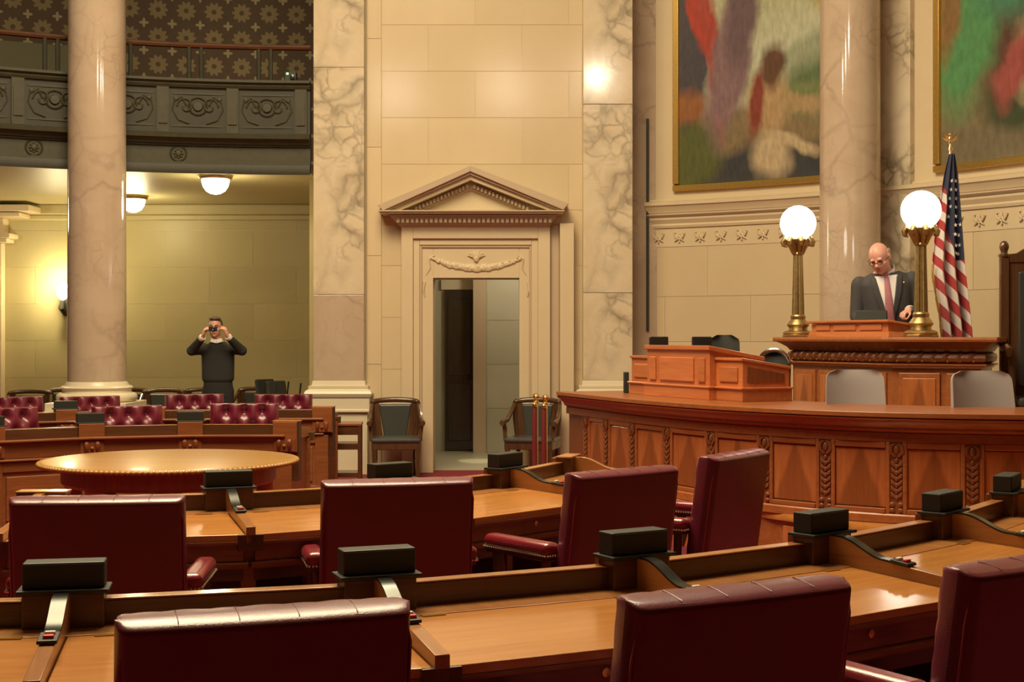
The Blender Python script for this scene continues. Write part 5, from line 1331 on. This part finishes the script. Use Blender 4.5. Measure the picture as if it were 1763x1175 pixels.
# ---- man in the suit at the rostrum
d = 13.15; mn = thing('person','bald man in a dark grey suit with mauve tie standing at the rostrum','person',((1527-881.5)/2400*d,d,.62),R(-12))
SC = 1.0
LN = Matrix.Translation((0,0,1.0)) @ Euler((R(9),R(-5),0)).to_matrix().to_4x4() @ Matrix.Diagonal((1.12,1.05,1.0,1)) @ Matrix.Translation((.03,0,-.875))
H = T(-.075,-.20,1.735,rx=R(30),ry=R(-8),rz=R(-24),s=1.17)
b = MB(); head(b, H)
limb(b, [(-.01,-.04,1.54),(-.03,-.10,1.60),(-.045,-.135,1.655)], [.078,.074,.072])
TR = [(.90,.185,.135,.02),(1.02,.195,.150,.01),(1.15,.200,.155,.005),(1.28,.205,.150,.01),(1.40,.225,.130,.02),(1.47,.165,.10,.02),(1.52,.09,.08,.01)]
torso(b, [(z,a-.02,c-.02,y) for z,a,c,y in TR], LN)
SHr = LN@Vector((-.215,.02,1.40)); ELr = Vector((-.275,-.08,1.20)); WRr = Vector((-.20,-.30,1.12))
SHl = LN@Vector((.215,.02,1.40)); ELl = Vector((.300,-.06,1.20)); WRl = Vector((.180,-.315,1.255))
limb(b,[SHr,ELr,WRr],[.060,.048,.034]); limb(b,[SHl,ELl,WRl],[.060,.048,.034])
hand(b, frame(WRr,(.25,-.9,-.2),(0,-.1,-1)), .5, -1); hand(b, frame(WRl,(-.62,-.55,-.35),(-.2,-.1,-1)), .9, -1)
for s in (-1,1):
    limb(b,[(s*.10,.03,.92),(s*.11,.02,.50),(s*.115,.04,.09)],[.09,.065,.045]); limb(b,[(s*.115,.04,.06),(s*.125,-.10,.04)],[.04,.035])
remesh(b,'body',M['skin_pink'] if 'skin_pink' in M else M['skin'],mn,.0075,4)
face_bits(H, mn)
gl = MB()
for s in (-1,1):
    pts = [H@Vector((s*.031+.022*cos(2*pi*k/14),-.098,.008+.015*sin(2*pi*k/14))) for k in range(15)]; gl.tube(pts,.0024,6,None,False)
    gl.tube([H@Vector((s*.053,-.097,.012)),H@Vector((s*.078,-.05,.014)),H@Vector((s*.084,.01,.012))],.0024,6)
gl.tube([H@Vector((-.010,-.100,.010)),H@Vector((0,-.104,.013)),H@Vector((.010,-.100,.010))],.0024,6)
gl.obj('glasses', M['black'], mn)
h = MB()
for s in (-1,1): h.ball((s*.072,.040,.028),(.010,.045,.030),10,8,H)
h.ball((0,.092,.015),(.062,.022,.035),12,8,H); remesh(h,'hair',plain('thin_grey_hair',(.42,.32,.25),.7),mn,.006,3)
c = MB(); torso(c, [(z,a,c_,y) for z,a,c_,y in [(.74,.215,.155,.02)]+TR[:-1]+[(1.50,.105,.085,.015)]], LN)
limb(c,[SHr,ELr,WRr+Vector((-.01,.035,.002))],[.082,.072,.056]); limb(c,[SHl,ELl,WRl+Vector((.028,.028,-.008))],[.085,.072,.056])
remesh(c,'suit_jacket',M['suit'],mn,.010,14)
def chest(x, z, off):
    for (z0,a0,c0,y0),(z1,a1,c1,y1) in zip(TR,TR[1:]):
        if z <= z1: f = (z-z0)/(z1-z0); break
    a = a0+(a1-a0)*f; c_ = c0+(c1-c0)*f; y = y0+(y1-y0)*f
    k = min(.98,abs(x)/a); s = max(0,1-k**2.5)**.4
    return LN@Vector((x, y-c_*s-off, z))
def strip(fn, nu, nv): return MB().grid(fn, nu, nv)
def openw(z): return max(.004,.092*((z-1.0)/.47)**.9) if z > 1.0 else .004
c = strip(lambda u,v: chest((2*u-1)*openw(1.0+.475*v), 1.0+.475*v, .008), 12, 16); o = c.obj('shirt_front', M['shirt'], mn, 60); o.modifiers.new('t','SOLIDIFY').thickness = .006
c = strip(lambda u,v: chest((2*u-1)*(.018+.024*(1-v)) , 1.01+.455*v, .020+.004*(1-(2*u-1)**2)), 6, 16); o = c.obj('necktie', M['tie'], mn, 60); o.modifiers.new('t','SOLIDIFY').thickness = .006
kz = LN@Vector((0,-.080,1.482)); MB().hexa([kz+Vector(p) for p in ((-.014,-.012,-.028),(.014,-.012,-.028),(.014,.012,-.028),(-.014,.012,-.028))],[kz+Vector(p) for p in ((-.022,-.010,.014),(.022,-.010,.014),(.022,.012,.014),(-.022,.012,.014))]).obj('tie_knot', M['tie'], mn, 0, .006)
for s in (-1,1):
    c = strip(lambda u,v: chest(s*(openw(1.0+.465*v)+.055*u*(1-.55*abs(v-.72)*1.6)-.004), 1.0+.465*v, .016-.006*u), 6, 16); o = c.obj('lapel', M['suit'], mn, 60); o.modifiers.new('t','SOLIDIFY').thickness = .007
    k0 = LN@Vector((s*.012,-.082,1.475)); k1 = LN@Vector((s*.075,-.055,1.49)); k2 = LN@Vector((s*.085,.02,1.53)); 
    MB().add([k0,k1,k2,k0+Vector((s*.012,.004,.035)),k1+Vector((-s*.006,.01,.045)),k2+Vector((-s*.012,-.005,.035))],[(0,1,4,3),(1,2,5,4),(0,3,4,1)][:2]).obj('shirt_collar', M['shirt'], mn, 60).modifiers.new('t','SOLIDIFY').thickness = .008
    wv, ev = (WRr,ELr) if s < 0 else (WRl,ELl); dv = (ev-wv).normalized()
    MB().tube([wv+dv*.005,wv+dv*.05],.046,14).obj('shirt_cuff', M['shirt'], mn)
c = MB()
for s in (-1,1): limb(c,[(s*.10,.03,.95),(s*.11,.02,.52),(s*.115,.04,.09)],[.115,.088,.066])
torso(c,[(.86,.195,.140,.02),(1.0,.19,.135,.02),(1.05,.185,.13,.02)]); remesh(c,'trousers',M['suit'],mn,.012,5)
for s in (-1,1): MB().ball((s*.12,-.04,.04),(.05,.135,.045),14,10).obj('shoe', M['black'], mn)
pin = LN@Vector((.135,-.128,1.40)); MB().ball(pin,.010,8,6).obj('lapel_pin', M['brass'], mn)
